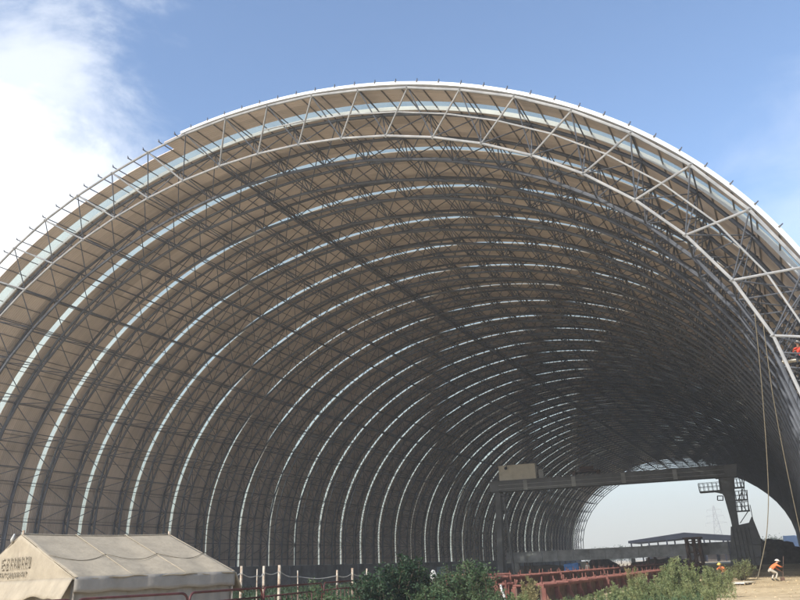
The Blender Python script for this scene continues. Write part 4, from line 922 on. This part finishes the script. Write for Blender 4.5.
# ------------------------------------------------------------------ light and sky
SUN_EL, SUN_AZ = radians(35), radians(18)           # azimuth measured from -Y (behind the camera) towards -X
S = Vector((-sin(SUN_AZ)*cos(SUN_EL), -cos(SUN_AZ)*cos(SUN_EL), sin(SUN_EL)))
ld = bpy.data.lights.new('sun', 'SUN'); ld.energy = 3.4; ld.angle = radians(.6); ld.color = (1.0, .94, .84); so_ = bpy.data.objects.new('sun', ld); COL.objects.link(so_); so_.rotation_euler = S.to_track_quat('Z', 'Y').to_euler(); so_.location = (0, -50, 80)
world = bpy.data.worlds.new('World'); scn.world = world; world.use_nodes = True; N, L = world.node_tree.nodes, world.node_tree.links; bg = N['Background']
sky = N.new('ShaderNodeTexSky'); sky.sky_type = 'NISHITA'; sky.sun_disc = False; sky.sun_elevation = SUN_EL; sky.sun_rotation = math.atan2(S.x, S.y)
sky.air_density = 1.0; sky.dust_density = 1.0; sky.ozone_density = 2.3; sky.altitude = 10
tc = N.new('ShaderNodeTexCoord')
def dot(vec, const):
    d = N.new('ShaderNodeVectorMath'); d.operation = 'DOT_PRODUCT'; L.new(vec, d.inputs[0]); d.inputs[1].default_value = const; return d.outputs['Value']
def math_(op, a, b=None, clamp=False):
    n = N.new('ShaderNodeMath'); n.operation = op; n.use_clamp = clamp
    for i, v in enumerate((a, b)):
        if v is None: continue
        if isinstance(v, (int, float)): n.inputs[i].default_value = v
        else: L.new(v, n.inputs[i])
    return n.outputs[0]
def unit(v): v = np.array(v); return v/np.linalg.norm(v)
no = N.new('ShaderNodeTexNoise'); no.inputs['Scale'].default_value = 4.2; no.inputs['Detail'].default_value = 9; no.inputs['Roughness'].default_value = .62; no.inputs['Distortion'].default_value = .5
mp = N.new('ShaderNodeMapping'); mp.inputs['Scale'].default_value = (1, 1, 2.0); L.new(tc.outputs['Generated'], mp.inputs['Vector']); L.new(mp.outputs['Vector'], no.inputs['Vector'])
nz_ = math_('SUBTRACT', no.outputs['Fac'], .5)
def puff(x, y, inner, outer, amt):
    c = unit(ray(x, y)); d = dot(tc.outputs['Generated'], c); d = math_('ARCCOSINE', math_('MINIMUM', d, 1.0)); d = math_('ADD', d, math_('MULTIPLY', nz_, -.38))
    mr = N.new('ShaderNodeMapRange'); mr.interpolation_type = 'SMOOTHERSTEP'; mr.inputs[1].default_value = outer; mr.inputs[2].default_value = inner; mr.inputs[3].default_value = 0; mr.inputs[4].default_value = amt; L.new(d, mr.inputs[0]); return mr.outputs[0]
mask = math_('MAXIMUM', math_('MAXIMUM', puff(-60, 200, .06, .30, 1.0), puff(-120, 330, .12, .34, 1.0)), math_('MAXIMUM', puff(20, 60, .02, .19, .6), puff(860, 200, .02, .22, .22)))
# pale haze towards the horizon
sepz = N.new('ShaderNodeSeparateXYZ'); L.new(tc.outputs['Generated'], sepz.inputs[0])
hz = N.new('ShaderNodeMapRange'); hz.interpolation_type = 'SMOOTHSTEP'; hz.inputs[1].default_value = .30; hz.inputs[2].default_value = .0; hz.inputs[3].default_value = 0; hz.inputs[4].default_value = .85; L.new(sepz.outputs['Z'], hz.inputs[0])
mix1 = N.new('ShaderNodeMix'); mix1.data_type = 'RGBA'; L.new(hz.outputs[0], mix1.inputs[0]); L.new(sky.outputs[0], mix1.inputs[6]); mix1.inputs[7].default_value = (2.85, 2.86, 2.68, 1)
mix2 = N.new('ShaderNodeMix'); mix2.data_type = 'RGBA'; L.new(mask, mix2.inputs[0]); L.new(mix1.outputs[2], mix2.inputs[6]); mix2.inputs[7].default_value = (5.2, 5.3, 5.35, 1)
L.new(mix2.outputs[2], bg.inputs['Color']); bg.inputs['Strength'].default_value = .15

scn.render.engine = 'CYCLES'; scn.cycles.use_denoising = True; scn.cycles.max_bounces = 8; scn.cycles.diffuse_bounces = 4; scn.cycles.transparent_max_bounces = 12; scn.cycles.sample_clamp_indirect = 6
vs = scn.view_settings; vs.view_transform = 'Standard'; vs.look = 'None'; vs.exposure = 0.85; vs.gamma = 1.0; vs.use_curve_mapping = False
